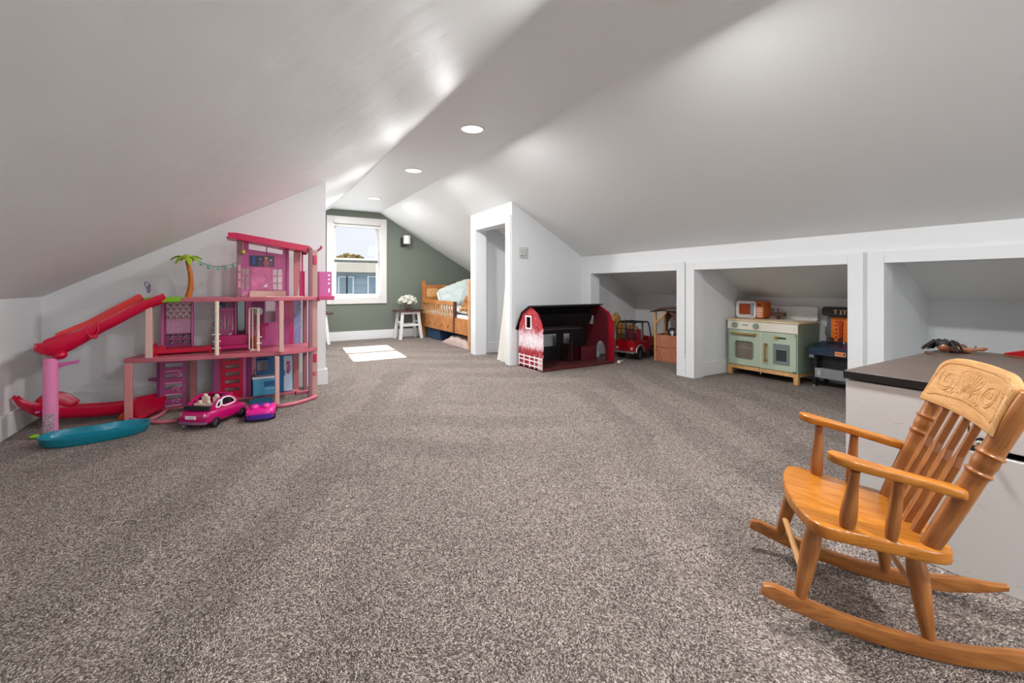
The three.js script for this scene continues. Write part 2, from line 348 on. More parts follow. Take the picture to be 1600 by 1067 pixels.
// right side: knee wall with three low openings, each cased, each leading to a niche under the roof
const NICHES = [[-3.724, -2.58], [-2.40, -1.275], [-1.087, 0.06]], NTOP = 0.94, xW = xK + 0.018, xN = xK + 0.12, xB = 4.15;
{
  const hs = NICHES.map(([a, b]) => rect(a, b, 0.0001, NTOP));
  // posts and header of the wall itself, one solid with three openings down to the floor
  const outline = [[-3.95, 0]]; for (const [a, b] of NICHES) outline.push([a, 0], [a, NTOP], [b, NTOP], [b, 0]);
  outline.push([zBack, 0], [zBack, 1.16], [-3.95, 1.16]);
  struct('wall_right', ext(outline, xW, xN, 'zy'), M.trim);
  NICHES.forEach(([a, b], i) => {
    const t = new THREE.Group(); t.name = 'trim_' + (i + 1); t.userData.kind = 'structure'; scene.add(t);
    const cw = 0.083;
    part(t, 'side_casing', box(xK, xW + 0.001, 0, NTOP + 0.072, a - cw, a, 0.003), M.trim);
    part(t, 'side_casing', box(xK, xW + 0.001, 0, NTOP + 0.072, b, b + cw, 0.003), M.trim);
    part(t, 'head_casing', box(xK, xW + 0.001, NTOP, NTOP + 0.072, a, b, 0.003), M.trim);
    part(t, 'reveal', [box(xW, xN + 0.006, 0, NTOP, a - 0.012, a + 0.001), box(xW, xN + 0.006, 0, NTOP, b - 0.001, b + 0.012), box(xW, xN + 0.006, NTOP - 0.001, NTOP + 0.01, a, b)], M.trim);
    const za = i ? a - 0.03 : -3.86, zb = b + 0.03;
    struct('wall_niche', [box(xN - 0.02, xB + 0.05, 0, 1.12, za - 0.03, za), box(xN - 0.02, xB + 0.05, 0, 1.12, zb, zb + 0.03), box(xB, xB + 0.05, 0, 0.74, za, zb)], M.wall);
    struct('baseboard_niche', [box(xN, xB, 0, BB, za, za + 0.012, 0.003), box(xN, xB, 0, BB, zb - 0.012, zb, 0.003), box(xB - 0.012, xB, 0, BB, za + 0.012, zb - 0.012, 0.003)], M.trim);
  });
  // plinths between neighbouring casings, and the narrow wall strip above them
  struct('baseboard_right', [box(xK - 0.004, xW, 0, 0.16, -2.497, -2.483), box(xK - 0.006, xW, 0, 0.14, -1.192, -1.170), box(xK, xW, 0, BB, 0.143, zBack)], M.trim);
  // partitions between the niches fill the roof space
}
struct('wall_eave', box(xB + 0.05, xB + 0.12, 0, 1.2, zG, zBack), M.wall);
struct('wall_alcove', [box(xK + 0.02, xK + 0.12, 0, 1.3, zG, -4.75), ext([[xC + 0.02, 0], [xK + 0.1, 0], [xK + 0.1, 1.1], [xC + 0.02, rightSlope(xC + 0.02, -4.7) + 0.01]], -4.70, -4.62, 'xy')], M.wall);
// closet box under the slope: doorway facing the room, plain side facing the camera
const cZ0 = -4.70, cZ1 = -3.75, oZ0 = -4.537, oZ1 = -3.852, oTop = 1.448;
{
  const top = (z) => rightSlope(xC, z) + 0.015;
  struct('wall_closet', ext([[cZ0, 0], [oZ0, 0], [oZ0, oTop], [oZ1, oTop], [oZ1, 0], [cZ1 - 0.017, 0], [cZ1 - 0.017, top(cZ1)], [cZ0, top(cZ0)]], xC, xC + 0.10, 'zy'), M.trim);
  // side wall, slightly out of square as in the room
  const g = ext([[0, 0], [1.06, 0], [1.06, rightSlope(xC + 1.055, -3.85) + 0.02], [0, top(cZ1)]], -0.06, 0, 'xy'); g.rotateY(0.135); g.translate(xC, 0, cZ1);
  struct('wall_closet_side', g, M.wall);
  struct('wall_closet_back', [box(3.24, 3.30, 0, 1.3, cZ0, -3.9)], M.wall);
  const t = new THREE.Group(); t.name = 'door_1'; t.userData.kind = 'structure'; scene.add(t);
  const cw = 0.075;
  part(t, 'side_casing', box(xC - 0.018, xC + 0.001, 0, oTop + 0.072, oZ0 - cw, oZ0, 0.003), M.trim);
  part(t, 'side_casing', box(xC - 0.018, xC + 0.001, 0, oTop + 0.072, oZ1, oZ1 + 0.094, 0.003), M.trim);
  part(t, 'head_casing', box(xC - 0.018, xC + 0.001, oTop, oTop + 0.072, oZ0, oZ1, 0.003), M.trim);
  part(t, 'jamb', [box(xC, xC + 0.125, 0, oTop, oZ0 - 0.012, oZ0 + 0.001), box(xC, xC + 0.125, 0, oTop, oZ1 - 0.001, oZ1 + 0.012), box(xC, xC + 0.125, oTop - 0.001, oTop + 0.012, oZ0, oZ1)], M.trim);
  struct('baseboard_closet', [box(xC + 0.10, 3.24, 0, BB, -4.62, -4.608, 0.003), box(3.228, 3.24, 0, BB, -4.6, -3.95, 0.003)], M.trim);
  // side wall skirting is behind the barn
}
// gable wall behind the camera; unseen window and area light added as ceiling fill
const BX0 = 0.62, BX1 = 2.12, BY0 = 0.45, BY1 = 1.6;
struct('wall_back', ext([[xL - 0.1, 0], [4.3, 0], [4.3, 0.9], [1.72, FLAT + 0.08], [1.02, FLAT + 0.08], [xL - 0.1, 0.8]], zBack - 0.02, zBack + 0.12, 'xy', 0, [rect(BX0, BX1, BY0, BY1)]), M.wall);
{
  const w = new THREE.Group(); w.name = 'window_2'; w.userData.kind = 'structure'; scene.add(w);
  part(w, 'casing', [box(BX0 - 0.09, BX0, BY0 - 0.09, BY1 + 0.09, zBack - 0.04, zBack - 0.02), box(BX1, BX1 + 0.09, BY0 - 0.09, BY1 + 0.09, zBack - 0.04, zBack - 0.02), box(BX0, BX1, BY1, BY1 + 0.09, zBack - 0.04, zBack - 0.02), box(BX0, BX1, BY0 - 0.09, BY0, zBack - 0.04, zBack - 0.02)], M.trim);
  part(w, 'sash', [box(BX0, BX0 + 0.05, BY0, BY1, zBack + 0.05, zBack + 0.08), box(BX1 - 0.05, BX1, BY0, BY1, zBack + 0.05, zBack + 0.08), box(BX0, BX1, BY0, BY0 + 0.05, zBack + 0.05, zBack + 0.08), box(BX0, BX1, BY1 - 0.05, BY1, zBack + 0.05, zBack + 0.08), box((BX0 + BX1) / 2 - 0.03, (BX0 + BX1) / 2 + 0.03, BY0, BY1, zBack + 0.05, zBack + 0.08)], M.vinyl);
  part(w, 'pane', box(BX0 + 0.04, BX1 - 0.04, BY0 + 0.04, BY1 - 0.04, zBack + 0.062, zBack + 0.066), glass);
  const l = new THREE.RectAreaLight(0xf5f8fc, BACK_FILL_POWER, BX1 - BX0 - 0.1, BY1 - BY0 - 0.1);
  l.position.set((BX0 + BX1) / 2, (BY0 + BY1) / 2, zBack - 0.045); l.lookAt(l.position.x, l.position.y - 0.05, -10); scene.add(l);
}
// recessed ceiling lights
[[1.365, -5.65, 'ceiling light nearest the green window wall, smallest of the three'], [1.365, -4.10, 'middle ceiling light of the row on the flat ceiling strip'], [1.365, -2.80, 'largest ceiling light of the row, nearest the viewer'], [1.365, -1.06, 'ceiling light behind the viewer, outside the picture'], [1.365, 0.6, 'ceiling light far behind the viewer, outside the picture']].forEach(([x, z, s]) => {
  const t = thing('ceiling_light', 'round recessed ' + s, 'ceiling light', [x, FLAT, z]);
  part(t, 'rim', lathe([[0.074, -0.001], [0.077, -0.006], [0.086, -0.007], [0.090, -0.004], [0.090, 0.004], [0.074, 0.004]], 40), mat(0xe8e6e4, 0.4));
  part(t, 'diffuser', cyl(0, -0.0015, 0, 0.076, 0.004, 40), mat(0xffffff, 0.6, { emissive: 0xfff6ea, emissiveIntensity: 1.1 }), 'glowing white diffuser');
  const l = new THREE.RectAreaLight(0xfcfcfc, LAMP_POWER, 0.13, 0.13); l.position.set(x, FLAT - 0.012, z); l.lookAt(x, 0, z + 1e-4); scene.add(l);
});

// ------------------------------------------------------------------ dollhouse and the toys round it
const P = {
  salmon: mat(0xc87f80, 0.42), salmonLight: mat(0xd8b0a4, 0.45), rose: mat(0xc46876, 0.4), pink: mat(0xcd5ea0, 0.42), palePink: mat(0xd98fb0, 0.45), orchid: mat(0xa5447c, 0.45), purple: mat(0x802060, 0.45),
  hot: mat(0xc80a4c, 0.33), red: mat(0xcc0838, 0.28), magenta: mat(0xbc0c64, 0.3), cream: mat(0xe8dac8, 0.5), white: mat(0xf0eff0, 0.4), mauve: mat(0x986874, 0.5),
  teal: mat(0x0c8298, 0.3), blue: mat(0x52a6cc, 0.4), darkBlue: mat(0x23639a, 0.4), paleBlue: mat(0xbdd6e6, 0.4), lime: mat(0x86c21d, 0.4), trunk: mat(0xc06a1e, 0.5), leaf: mat(0x9cbb25, 0.45), mint: mat(0x5db5a2, 0.35),
  black: mat(0x15151a, 0.5), mirror: mat(0x9aa3a8, 0.12, { metalness: 0.9 }), orange: mat(0xe2581f, 0.35),
  clear: new THREE.MeshPhysicalMaterial({ color: 0xfdf6f4, roughness: 0.05, transmission: 1, thickness: 0, ior: 1.45 }),
};
const swirl = canvasTex(256, 256, (c, w, h) => {     // cream lattice of arcs printed on purple
  c.fillStyle = '#7d3a62'; c.fillRect(0, 0, w, h); c.strokeStyle = '#f3e4e2'; c.lineWidth = 9;
  for (let y = 0; y < 5; y++) for (let x = 0; x < 5; x++) { c.beginPath(); c.arc(x * 64 + (y % 2) * 32, y * 64, 30, 0, 4.4); c.stroke(); c.beginPath(); c.arc(x * 64 + (y % 2) * 32, y * 64, 14, 1, 6.4); c.stroke(); }
});
const sequin = (() => { const r = rngOf(31); return canvasTex(256, 256, (c, w, h) => { c.fillStyle = '#c98fb0'; c.fillRect(0, 0, w, h); for (let i = 0; i < 2600; i++) { c.fillStyle = ['#e3b7cf', '#b87398', '#f0d6e2', '#a8688e'][Math.floor(r() * 4)]; c.fillRect(r() * w, r() * h, 5, 3); } }); })();
const glitter = (() => { const r = rngOf(32); return canvasTex(256, 256, (c, w, h) => { c.fillStyle = '#b7a6b2'; c.fillRect(0, 0, w, h); for (let i = 0; i < 1500; i++) { c.fillStyle = ['#6d2750', '#e7c7d6', '#8d7f8d', '#c5447f', '#3c3440', '#f4ecef'][Math.floor(r() * 6)]; const s = 3 + r() * 7; c.fillRect(r() * w, r() * h, s, s * 0.7); } }); })();
const shimmer = (() => { const r = rngOf(33); return canvasTex(256, 256, (c, w, h) => { c.fillStyle = '#8b93c4'; c.fillRect(0, 0, w, h); for (let i = 0; i < 1800; i++) { c.fillStyle = ['#a9b0da', '#7079b0', '#c3c6e6', '#6a86b8'][Math.floor(r() * 4)]; c.beginPath(); c.arc(r() * w, r() * h, 2 + r() * 4, 0, 7); c.fill(); } }); })();
const blotch = (seed, base, cols, n, s) => { const r = rngOf(seed); return canvasTex(256, 128, (c, w, h) => { c.fillStyle = base; c.fillRect(0, 0, w, h); for (let i = 0; i < n; i++) { c.fillStyle = cols[Math.floor(r() * cols.length)]; c.beginPath(); c.ellipse(r() * w, r() * h, s * (0.5 + r()), s * (0.4 + r()), r() * 3, 0, 7); c.fill(); } }); };
const printed = (t, rough = 0.4) => new THREE.MeshStandardMaterial({ map: t, roughness: rough });
const T = {
  swirl: printed(swirl), sequin: printed(sequin), glitter: printed(glitter, 0.3), shimmer: printed(shimmer, 0.3),
  shelf: printed(blotch(41, '#5b2b49', ['#8d5a76', '#2c1a2c', '#c48aa4', '#3e2139'], 60, 14)),
  wardrobe: printed(canvasTex(128, 256, (c, w, h) => { c.fillStyle = '#b8507f'; c.fillRect(0, 0, w, h); c.fillStyle = '#2d3353'; c.fillRect(8, 12, 46, 34); c.fillStyle = '#6d4a68'; c.fillRect(60, 14, 58, 30); c.fillStyle = '#e59ab8'; c.fillRect(0, 50, w, 10); const r = rngOf(6); for (let i = 0; i < 9; i++) { c.fillStyle = ['#d66f9a', '#8e8e98', '#c9547f', '#e7a3bf', '#6c6a77'][i % 5]; c.beginPath(); c.moveTo(10 + i * 12, 72); c.lineTo(4 + i * 12, 150 + r() * 60); c.lineTo(22 + i * 12, 150 + r() * 60); c.fill(); } c.fillStyle = '#efe9ec'; c.beginPath(); c.ellipse(86, 212, 14, 7, 0.6, 0, 7); c.fill(); c.beginPath(); c.ellipse(92, 212, 5, 17, 0.3, 0, 7); c.fill(); })),
  tv: printed(canvasTex(256, 128, (c, w, h) => { const g = c.createLinearGradient(0, 0, w, 0); g.addColorStop(0, '#1a2560'); g.addColorStop(1, '#140d1c'); c.fillStyle = g; c.fillRect(0, 0, w, h); c.fillStyle = '#39519f'; c.fillRect(30, 10, 26, 96); for (const [x, y, s, k] of [[110, 40, 16, '#8a5368'], [172, 30, 20, '#d8784e'], [222, 52, 15, '#8b96b4']]) { c.fillStyle = k; c.beginPath(); c.arc(x, y, s, 0, 7); c.fill(); c.beginPath(); c.ellipse(x, y + 58, s * 1.5, 42, 0, 0, 7); c.fillStyle = k === '#d8784e' ? '#b04863' : '#4c3550'; c.fill(); } }), 0.25),
  mural: printed((() => { const r = rngOf(51); return canvasTex(256, 256, (c, w, h) => { c.fillStyle = '#df74a8'; c.fillRect(0, 0, w, h); for (let i = 0; i < 260; i++) { c.fillStyle = ['rgba(240,160,200,.35)', 'rgba(200,80,140,.3)', 'rgba(255,210,230,.3)'][i % 3]; c.beginPath(); c.ellipse(r() * w, r() * h, 16 * r(), 10 * r(), r() * 3, 0, 7); c.fill(); } c.strokeStyle = '#8f3f6c'; c.lineWidth = 2; for (let i = 0; i < 3; i++) { c.beginPath(); c.moveTo(150, 40 + i * 20); c.quadraticCurveTo(200, 120, 235, 150 + i * 26); c.stroke(); } c.fillStyle = '#fff1f5'; c.beginPath(); c.ellipse(180, 206, 26, 14, 0, 0, 7); c.fill(); c.beginPath(); c.ellipse(190, 196, 10, 20, 0.5, 0, 7); c.fill(); }); })()),
  book: printed(blotch(43, '#c05f92', ['#542040', '#2b1a26', '#e3a7c4'], 14, 20)),
};
function uvBox01(g) { g.computeBoundingBox(); const b = g.boundingBox, p = g.attributes.position, u = new Float32Array(p.count * 2), dx = (b.max.x - b.min.x) || 1, dy = (b.max.y - b.min.y) || 1; for (let i = 0; i < p.count; i++) { u[i * 2] = (p.getX(i) - b.min.x) / dx; u[i * 2 + 1] = (p.getY(i) - b.min.y) / dy; } g.setAttribute('uv', new THREE.BufferAttribute(u, 2)); return g; }
const print = (x0, x1, y0, y1, z0, z1) => uvBox01(box(x0, x1, y0, y1, z0, z1));
{
  const h = thing('dollhouse', 'tall open pink toy dollhouse of three floors standing before the left wall', 'dollhouse', [-0.1, 0, -3.5]);
  const A = (n, g, m, l) => partAt(h, n, g, m, l);
  const front = [[-0.645, -3.455], [-0.50, -3.40], [-0.36, -3.365], [-0.10, -3.335], [0.17, -3.305], [0.31, -3.345], [0.425, -3.405]];
  const curve = (pts, n = 30) => new THREE.CatmullRomCurve3(pts.map(([x, z]) => V(x, 0, z))).getPoints(n).map((p) => [p.x, p.z]);
  const slab = (pts, back, y0, y1) => ext([...curve(pts), ...back], y0, y1, 'xz', 0.004);
  // ground ring: a rounded kerb on the carpet, in front and behind
  const ring = (pts, r = 0.012) => tube(pts.map(([x, z]) => V(x, r, z)), r, 40, 10);
  A('base_ring', [ring([[-0.62, -3.42], [-0.52, -3.285], [-0.44, -3.215], [-0.352, -3.195]], 0.011), ring([[0.13, -3.262], [0.19, -3.235], [0.30, -3.275], [0.413, -3.375]], 0.013), ring([[-0.50, -3.30], [-0.46, -3.42], [-0.44, -3.58]], 0.010)], P.rose);
  A('base_plate', [box(-0.475, -0.34, 0, 0.012, -3.73, -3.565), box(-0.20, 0.33, 0, 0.020, -3.74, -3.60, 0.004), box(0.30, 0.41, 0, 0.022, -3.60, -3.555, 0.004), box(0.385, 0.425, 0, 0.02, -3.60, -3.40, 0.004)], P.rose);
  // floors
  A('floor_plate', slab(front, [[0.425, -3.74], [-0.50, -3.74], [-0.60, -3.62]], 0.335, 0.362), P.rose);
  A('floor_plate', slab([[-0.36, -3.385], [-0.10, -3.345], [0.17, -3.31], [0.31, -3.345], [0.425, -3.40]], [[0.425, -3.74], [-0.36, -3.74]], 0.700, 0.726), P.rose);
  A('grass_plate', ext([[-0.545, -3.44], [-0.46, -3.40], [-0.361, -3.385], [-0.361, -3.72], [-0.545, -3.66]], 0.700, 0.730, 'xz', 0.005), P.lime, 'lime green grass plate at the slide');
  // columns: lower floor
  const col = (x, z, y0, y1, w = 0.036, d = 0.03, m = P.salmon) => A('column', box(x - w / 2, x + w / 2, y0, y1, z - d / 2, z + d / 2, 0.005), m);
  col(-0.610, -3.40, 0, 0.336, 0.038, 0.034); col(-0.325, -3.70, 0, 0.336, 0.04, 0.03); col(0.162, -3.262, 0, 0.336, 0.026, 0.03, P.salmonLight); col(0.31, -3.70, 0, 0.336, 0.042, 0.03);
  col(-0.520, -3.43, 0.361, 0.702, 0.034, 0.05, P.salmonLight); col(0.187, -3.285, 0.361, 0.702, 0.028, 0.045, P.salmonLight);
  // tall right frame through all floors
  A('side_frame', [box(0.368, 0.392, 0, 1.075, -3.44, -3.40, 0.004), box(0.36, 0.39, 0, 0.70, -3.74, -3.70, 0.004)], P.mauve);
  A('side_frame', [box(0.390, 0.426, 0, 1.06, -3.445, -3.405, 0.005)], mat(0xc69a90, 0.45));
  A('side_latch', [box(0.396, 0.420, 0.955, 1.02, -3.406, -3.398, 0.004), box(0.398, 0.42, 0.255, 0.315, -3.406, -3.398, 0.004)], P.hot, 'hot pink slot latch');
  A('side_clip', [rod(V(0.42, 1.05, -3.42), V(0.45, 1.075, -3.41), 0.008), ball(0.452, 1.083, -3.41, 0.010), cyl(0.43, 0.70, -3.40, 0.010, 0.02, 14, 'z'), box(0.398, 0.42, 0.16, 0.19, -3.408, -3.396, 0.004)], P.rose);
  // purple slotted tower at the left, both storeys
  const tower = (x0, x1, y0, y1, z, n, m, nm) => {
    const hs = [], gap = (y1 - y0 - 0.05) / n;
    for (let i = 0; i < n; i++) hs.push(rect(x0 + 0.026, x1 - 0.02, y0 + 0.05 + i * gap, y0 + 0.05 + i * gap + gap * 0.42));
    return A(nm, ext(rect(x0, x1, y0, y1), z - 0.02, z, 'xy', 0.002, hs), m);
  };
  tower(-0.490, -0.352, 0.012, 0.336, -3.58, 4, P.orchid, 'ladder_wall');
  A('ladder_side', box(-0.505, -0.488, 0, 0.336, -3.66, -3.575, 0.003), P.purple);
  A('ladder_peg', [rod(V(-0.50, 0.198, -3.58), V(-0.545, 0.205, -3.57), 0.012, 0.009)], P.purple);
  for (const y of [0.205, 0.115, 0.035]) A('shelf_print', print(-0.425, -0.385, y, y + 0.028, -3.581, -3.577), T.book);
  for (const y of [0.166, 0.092, 0.018, 0.245]) A('ladder_step', box(-0.462, -0.372, y, y + 0.008, -3.60, -3.555, 0.002), P.palePink);
  A('tower_wall', box(-0.484, -0.318, 0.361, 0.702, -3.66, -3.632, 0.003), P.orchid);
  A('tower_side', [box(-0.486, -0.470, 0.361, 0.702, -3.634, -3.59, 0.003), box(-0.327, -0.316, 0.361, 0.702, -3.634, -3.60, 0.003)], P.pink);
  A('lattice_panel', print(-0.462, -0.328, 0.588, 0.692, -3.632, -3.626), T.swirl, 'panel with a cream lattice print');
  A('sequin_panel', print(-0.462, -0.328, 0.487, 0.584, -3.632, -3.626), T.sequin);
  for (const [x0, x1] of [[-0.460, -0.398], [-0.392, -0.330]]) for (const y of [0.453, 0.417]) A('shelf_print', print(x0, x1, y, y + 0.028, -3.632, -3.627), T.shelf);
  A('tower_ledge', box(-0.466, -0.324, 0.444, 0.450, -3.632, -3.612, 0.002), P.pink);
  // white pole with little pegs
  A('spiral_post', cyl(-0.172, 0.532, -3.34, 0.012, 0.342, 16), P.cream);
  for (let i = 0; i < 7; i++) A('post_peg', rod(V(-0.197 + (i % 2) * 0.004, 0.405 + i * 0.044, -3.336), V(-0.150, 0.405 + i * 0.044, -3.336), 0.0028), i < 3 ? P.white : P.mint);
  // red ladder and purple panels of the lower floor
  tower(-0.164, -0.034, 0.02, 0.336, -3.60, 5, P.red, 'ladder');
  A('purple_panel', [box(-0.205, -0.166, 0.02, 0.336, -3.64, -3.60, 0.003)], P.orchid);
  A('purple_panel', [box(-0.034, -0.010, 0.02, 0.336, -3.63, -3.60, 0.003)], P.pink);
  A('purple_panel', [box(-0.010, 0.020, 0.02, 0.336, -3.64, -3.59, 0.003)], P.purple);
  // kitchen of the lower floor
  A('kitchen_wall', ext(rect(0.02, 0.16, 0.02, 0.336), -3.66, -3.65, 'xy', 0, [rect(0.055, 0.12, 0.182, 0.255)]), P.darkBlue);
  A('kitchen_splashback', box(0.021, 0.048, 0.16, 0.29, -3.65, -3.645), P.palePink);
  A('kitchen_counter', box(0.022, 0.172, 0.142, 0.155, -3.65, -3.56, 0.003), P.white);
  const ku = A('kitchen_cupboard', box(0.026, 0.168, 0.022, 0.142, -3.65, -3.565, 0.003), P.blue);
  const q = (n, g, m) => partAt2(h, ku, n, g, m);
  q('cupboard_door', box(0.030, 0.088, 0.030, 0.136, -3.566, -3.560, 0.002), P.blue); q('oven_window', box(0.096, 0.165, 0.085, 0.122, -3.566, -3.560, 0.002), P.darkBlue); q('drawer', box(0.094, 0.166, 0.030, 0.074, -3.566, -3.559, 0.002), P.blue); q('drawer_handle', box(0.10, 0.16, 0.066, 0.071, -3.561, -3.553, 0.002), P.paleBlue);
  A('kitchen_hood', [box(0.05, 0.13, 0.262, 0.272, -3.65, -3.60, 0.003), box(0.022, 0.16, 0.296, 0.335, -3.65, -3.61, 0.003)], P.darkBlue);
  A('kitchen_tap', tube([V(0.034, 0.155, -3.6), V(0.034, 0.195, -3.6), V(0.045, 0.206, -3.595), V(0.052, 0.196, -3.59)], 0.003, 16, 6), P.black);
  // fridge beside it
  const fr = A('fridge', box(0.196, 0.284, 0.02, 0.30, -3.70, -3.625, 0.004), P.darkBlue);
  partAt2(h, fr, 'fridge_door', box(0.222, 0.280, 0.025, 0.285, -3.628, -3.614, 0.003), P.paleBlue); partAt2(h, fr, 'fridge_handle', rod(V(0.228, 0.14, -3.610), V(0.228, 0.185, -3.610), 0.003), P.darkBlue); partAt2(h, fr, 'door_picture', print(0.240, 0.266, 0.155, 0.245, -3.616, -3.611), T.book);
  // second floor: wardrobe, mirror, vanity, shower, back walls
  A('wardrobe', [box(-0.186, -0.176, 0.361, 0.702, -3.71, -3.655, 0.002), box(-0.082, -0.072, 0.361, 0.702, -3.71, -3.655, 0.002), box(-0.18, -0.076, 0.63, 0.638, -3.70, -3.66)], P.pink);
  A('wardrobe_print', print(-0.178, -0.080, 0.40, 0.70, -3.70, -3.694), T.wardrobe);
  A('mirror', box(-0.068, -0.022, 0.44, 0.696, -3.70, -3.694, 0.002), P.mirror, 'tall grey mirror'); A('mirror_frame', [box(-0.073, -0.068, 0.40, 0.70, -3.702, -3.688), box(-0.022, -0.017, 0.40, 0.70, -3.702, -3.688)], P.black);
  A('back_wall', ext(rect(-0.017, 0.215, 0.361, 0.702), -3.70, -3.685, 'xy', 0, [rect(0.108, 0.172, 0.532, 0.69)]), P.pink);
  A('vanity_panel', box(0.020, 0.098, 0.53, 0.685, -3.686, -3.68, 0.002), P.purple); A('vanity_mirror', cyl(0.062, 0.615, -3.676, 0.030, 0.006, 24, 'z'), P.mirror);
  A('vanity_table', [box(0.02, 0.125, 0.512, 0.522, -3.69, -3.62, 0.003), box(0.075, 0.105, 0.42, 0.512, -3.69, -3.64, 0.003)], P.magenta);
  A('vanity_stool', cyl(0.045, 0.40, -3.62, 0.018, 0.08, 18), P.orange, 'orange stool');
  A('door_panel', box(0.222, 0.294, 0.361, 0.702, -3.70, -3.685, 0.002), P.magenta); A('inner_door', box(0.226, 0.262, 0.361, 0.55, -3.686, -3.678, 0.002), P.orchid); A('door_knob', ball(0.232, 0.535, -3.672, 0.005), P.purple);
  A('shimmer_panel', print(0.295, 0.345, 0.361, 0.702, -3.70, -3.69), T.shimmer, 'panel of shimmering blue dots');
  const sh = A('shower_frame', [box(0.002, 0.010, 0.362, 0.652, -3.46, -3.452), box(0.002, 0.048, 0.646, 0.654, -3.46, -3.452), box(0.002, 0.048, 0.362, 0.370, -3.46, -3.452), box(0.022, 0.028, 0.362, 0.65, -3.458, -3.453)], P.cream);
  partAt2(h, sh, 'shower_post', cyl(0.057, 0.507, -3.42, 0.0095, 0.29, 14), P.cream); partAt2(h, sh, 'shower_glass', box(0.008, 0.046, 0.37, 0.648, -3.457, -3.455), P.clear); partAt2(h, sh, 'post_peg', [rod(V(0.05, 0.455, -3.41), V(0.08, 0.455, -3.41), 0.003), rod(V(0.045, 0.412, -3.41), V(0.078, 0.412, -3.41), 0.003)], P.white);
  // top floor
  A('top_column', ext([[-0.068, 0.724], [-0.040, 0.724], [-0.040, 1.128], [-0.068, 1.132]], -3.53, -3.50, 'xy', 0.003), P.mauve);
  for (const y of [0.79, 0.845, 0.90]) A('column_inlay', box(-0.062, -0.046, y, y + 0.045, -3.502, -3.497, 0.002), P.palePink);
  const pane3 = (x0, x1, y0, y1) => { const o = []; for (let i = 0; i < 2; i++) for (let j = 0; j < 3; j++) { const w = (x1 - x0) / 2, hh = (y1 - y0) / 3; o.push(rect(x0 + i * w + 0.002, x0 + (i + 1) * w - 0.002, y0 + j * hh + 0.002, y0 + (j + 1) * hh - 0.002)); } return o; };
  A('top_wall', ext([[-0.045, 0.726], [0.238, 0.726], [0.238, 1.078], [-0.045, 1.13]], -3.62, -3.605, 'xy', 0, [[[0.002, 1.062], [0.216, 1.032], [0.216, 1.064], [0.002, 1.104]], ...pane3(-0.040, 0.012, 0.775, 0.93), ...pane3(0.150, 0.216, 0.772, 0.925)]), P.pink);
  A('top_window', [box(-0.042, 0.014, 0.773, 0.932, -3.615, -3.613), box(0.148, 0.218, 0.770, 0.927, -3.615, -3.613)], new THREE.MeshPhysicalMaterial({ color: 0xf4ece9, roughness: 0.15, transmission: 0.75, thickness: 0 }), 'clear window panes');
  A('window_bar', box(0.110, 0.115, 1.03, 1.085, -3.61, -3.60), P.black);
  A('television', print(0.008, 0.160, 0.942, 1.018, -3.605, -3.596), T.tv); A('mural', print(0.016, 0.144, 0.768, 0.932, -3.605, -3.602), T.mural);
  A('top_wall_post', ext([[0.238, 0.724], [0.256, 0.724], [0.256, 1.074], [0.238, 1.078]], -3.63, -3.59, 'xy', 0.002), P.orchid);
  A('window_bench', [box(0.006, 0.235, 0.728, 0.766, -3.57, -3.555, 0.003), box(0.006, 0.16, 0.726, 0.732, -3.56, -3.44, 0.002), box(0.10, 0.33, 0.724, 0.730, -3.46, -3.37, 0.002)], P.salmonLight);
  A('top_skirting', box(-0.04, 0.0, 0.726, 0.762, -3.60, -3.585, 0.002), P.palePink);
  A('pendant_lamp', [rod(V(-0.032, 1.10, -3.47), V(-0.032, 1.05, -3.47), 0.0025), lathe([[0.002, 1.052], [0.010, 1.045], [0.017, 1.03], [0.014, 1.018], [0.004, 1.012]], 18).translate(-0.032, 0, -3.47)], mat(0xb39a52, 0.3, { metalness: 0.5 }), 'gold teardrop lamp');
  A('roof', [ext([[-0.115, 1.128], [0.385, 1.052], [0.385, 1.090], [-0.07, 1.160], [-0.118, 1.158]], -3.64, -3.46, 'xy', 0.003), ext([[-0.125, 1.122], [0.385, 1.045], [0.385, 1.055], [-0.125, 1.132]], -3.65, -3.445, 'xy', 0.002)], P.hot);
  A('elevator_column', ext([[0.288, 0.726], [0.312, 0.726], [0.334, 0.90], [0.334, 1.06], [0.288, 1.07]], -3.62, -3.60, 'xy', 0.002), P.salmon);
  A('elevator_board', [box(0.326, 0.362, 0.726, 0.912, -3.62, -3.60, 0.003), box(0.340, 0.350, 0.90, 1.05, -3.61, -3.598), box(0.340, 0.375, 1.035, 1.05, -3.61, -3.598)], P.magenta);
  // balcony shelf hooked on the right side
  const bl = A('balcony_panel', ext(rect(0.432, 0.522, 0.705, 0.905), -3.42, -3.412, 'xy', 0.002, [0.885, 0.855, 0.825].map((y) => [[0.496, y], [0.514, y], [0.512, y - 0.008], [0.505, y - 0.013], [0.498, y - 0.008]]).concat([smoothLoop([[0.498, 0.765], [0.506, 0.79], [0.512, 0.765], [0.506, 0.75]], 12)])), P.pink);
  partAt2(h, bl, 'balcony_shelf', box(0.428, 0.535, 0.700, 0.728, -3.418, -3.375, 0.004), P.magenta); partAt2(h, bl, 'balcony_edge', box(0.428, 0.440, 0.705, 0.905, -3.424, -3.405, 0.003), P.orchid);
  // palm
  const tr = A('palm_trunk', sweep([V(-0.335, 0.728, -3.50), V(-0.322, 0.79, -3.50), V(-0.323, 0.88, -3.50), V(-0.340, 0.965, -3.50)], Array.from({ length: 12 }, (_, i) => [Math.cos(i / 6 * Math.PI) * 0.016, Math.sin(i / 6 * Math.PI) * 0.016]), 24, (t) => [1.15 - 0.5 * t, 1.15 - 0.5 * t], 1.2, V(0, 0, 1)), P.trunk);
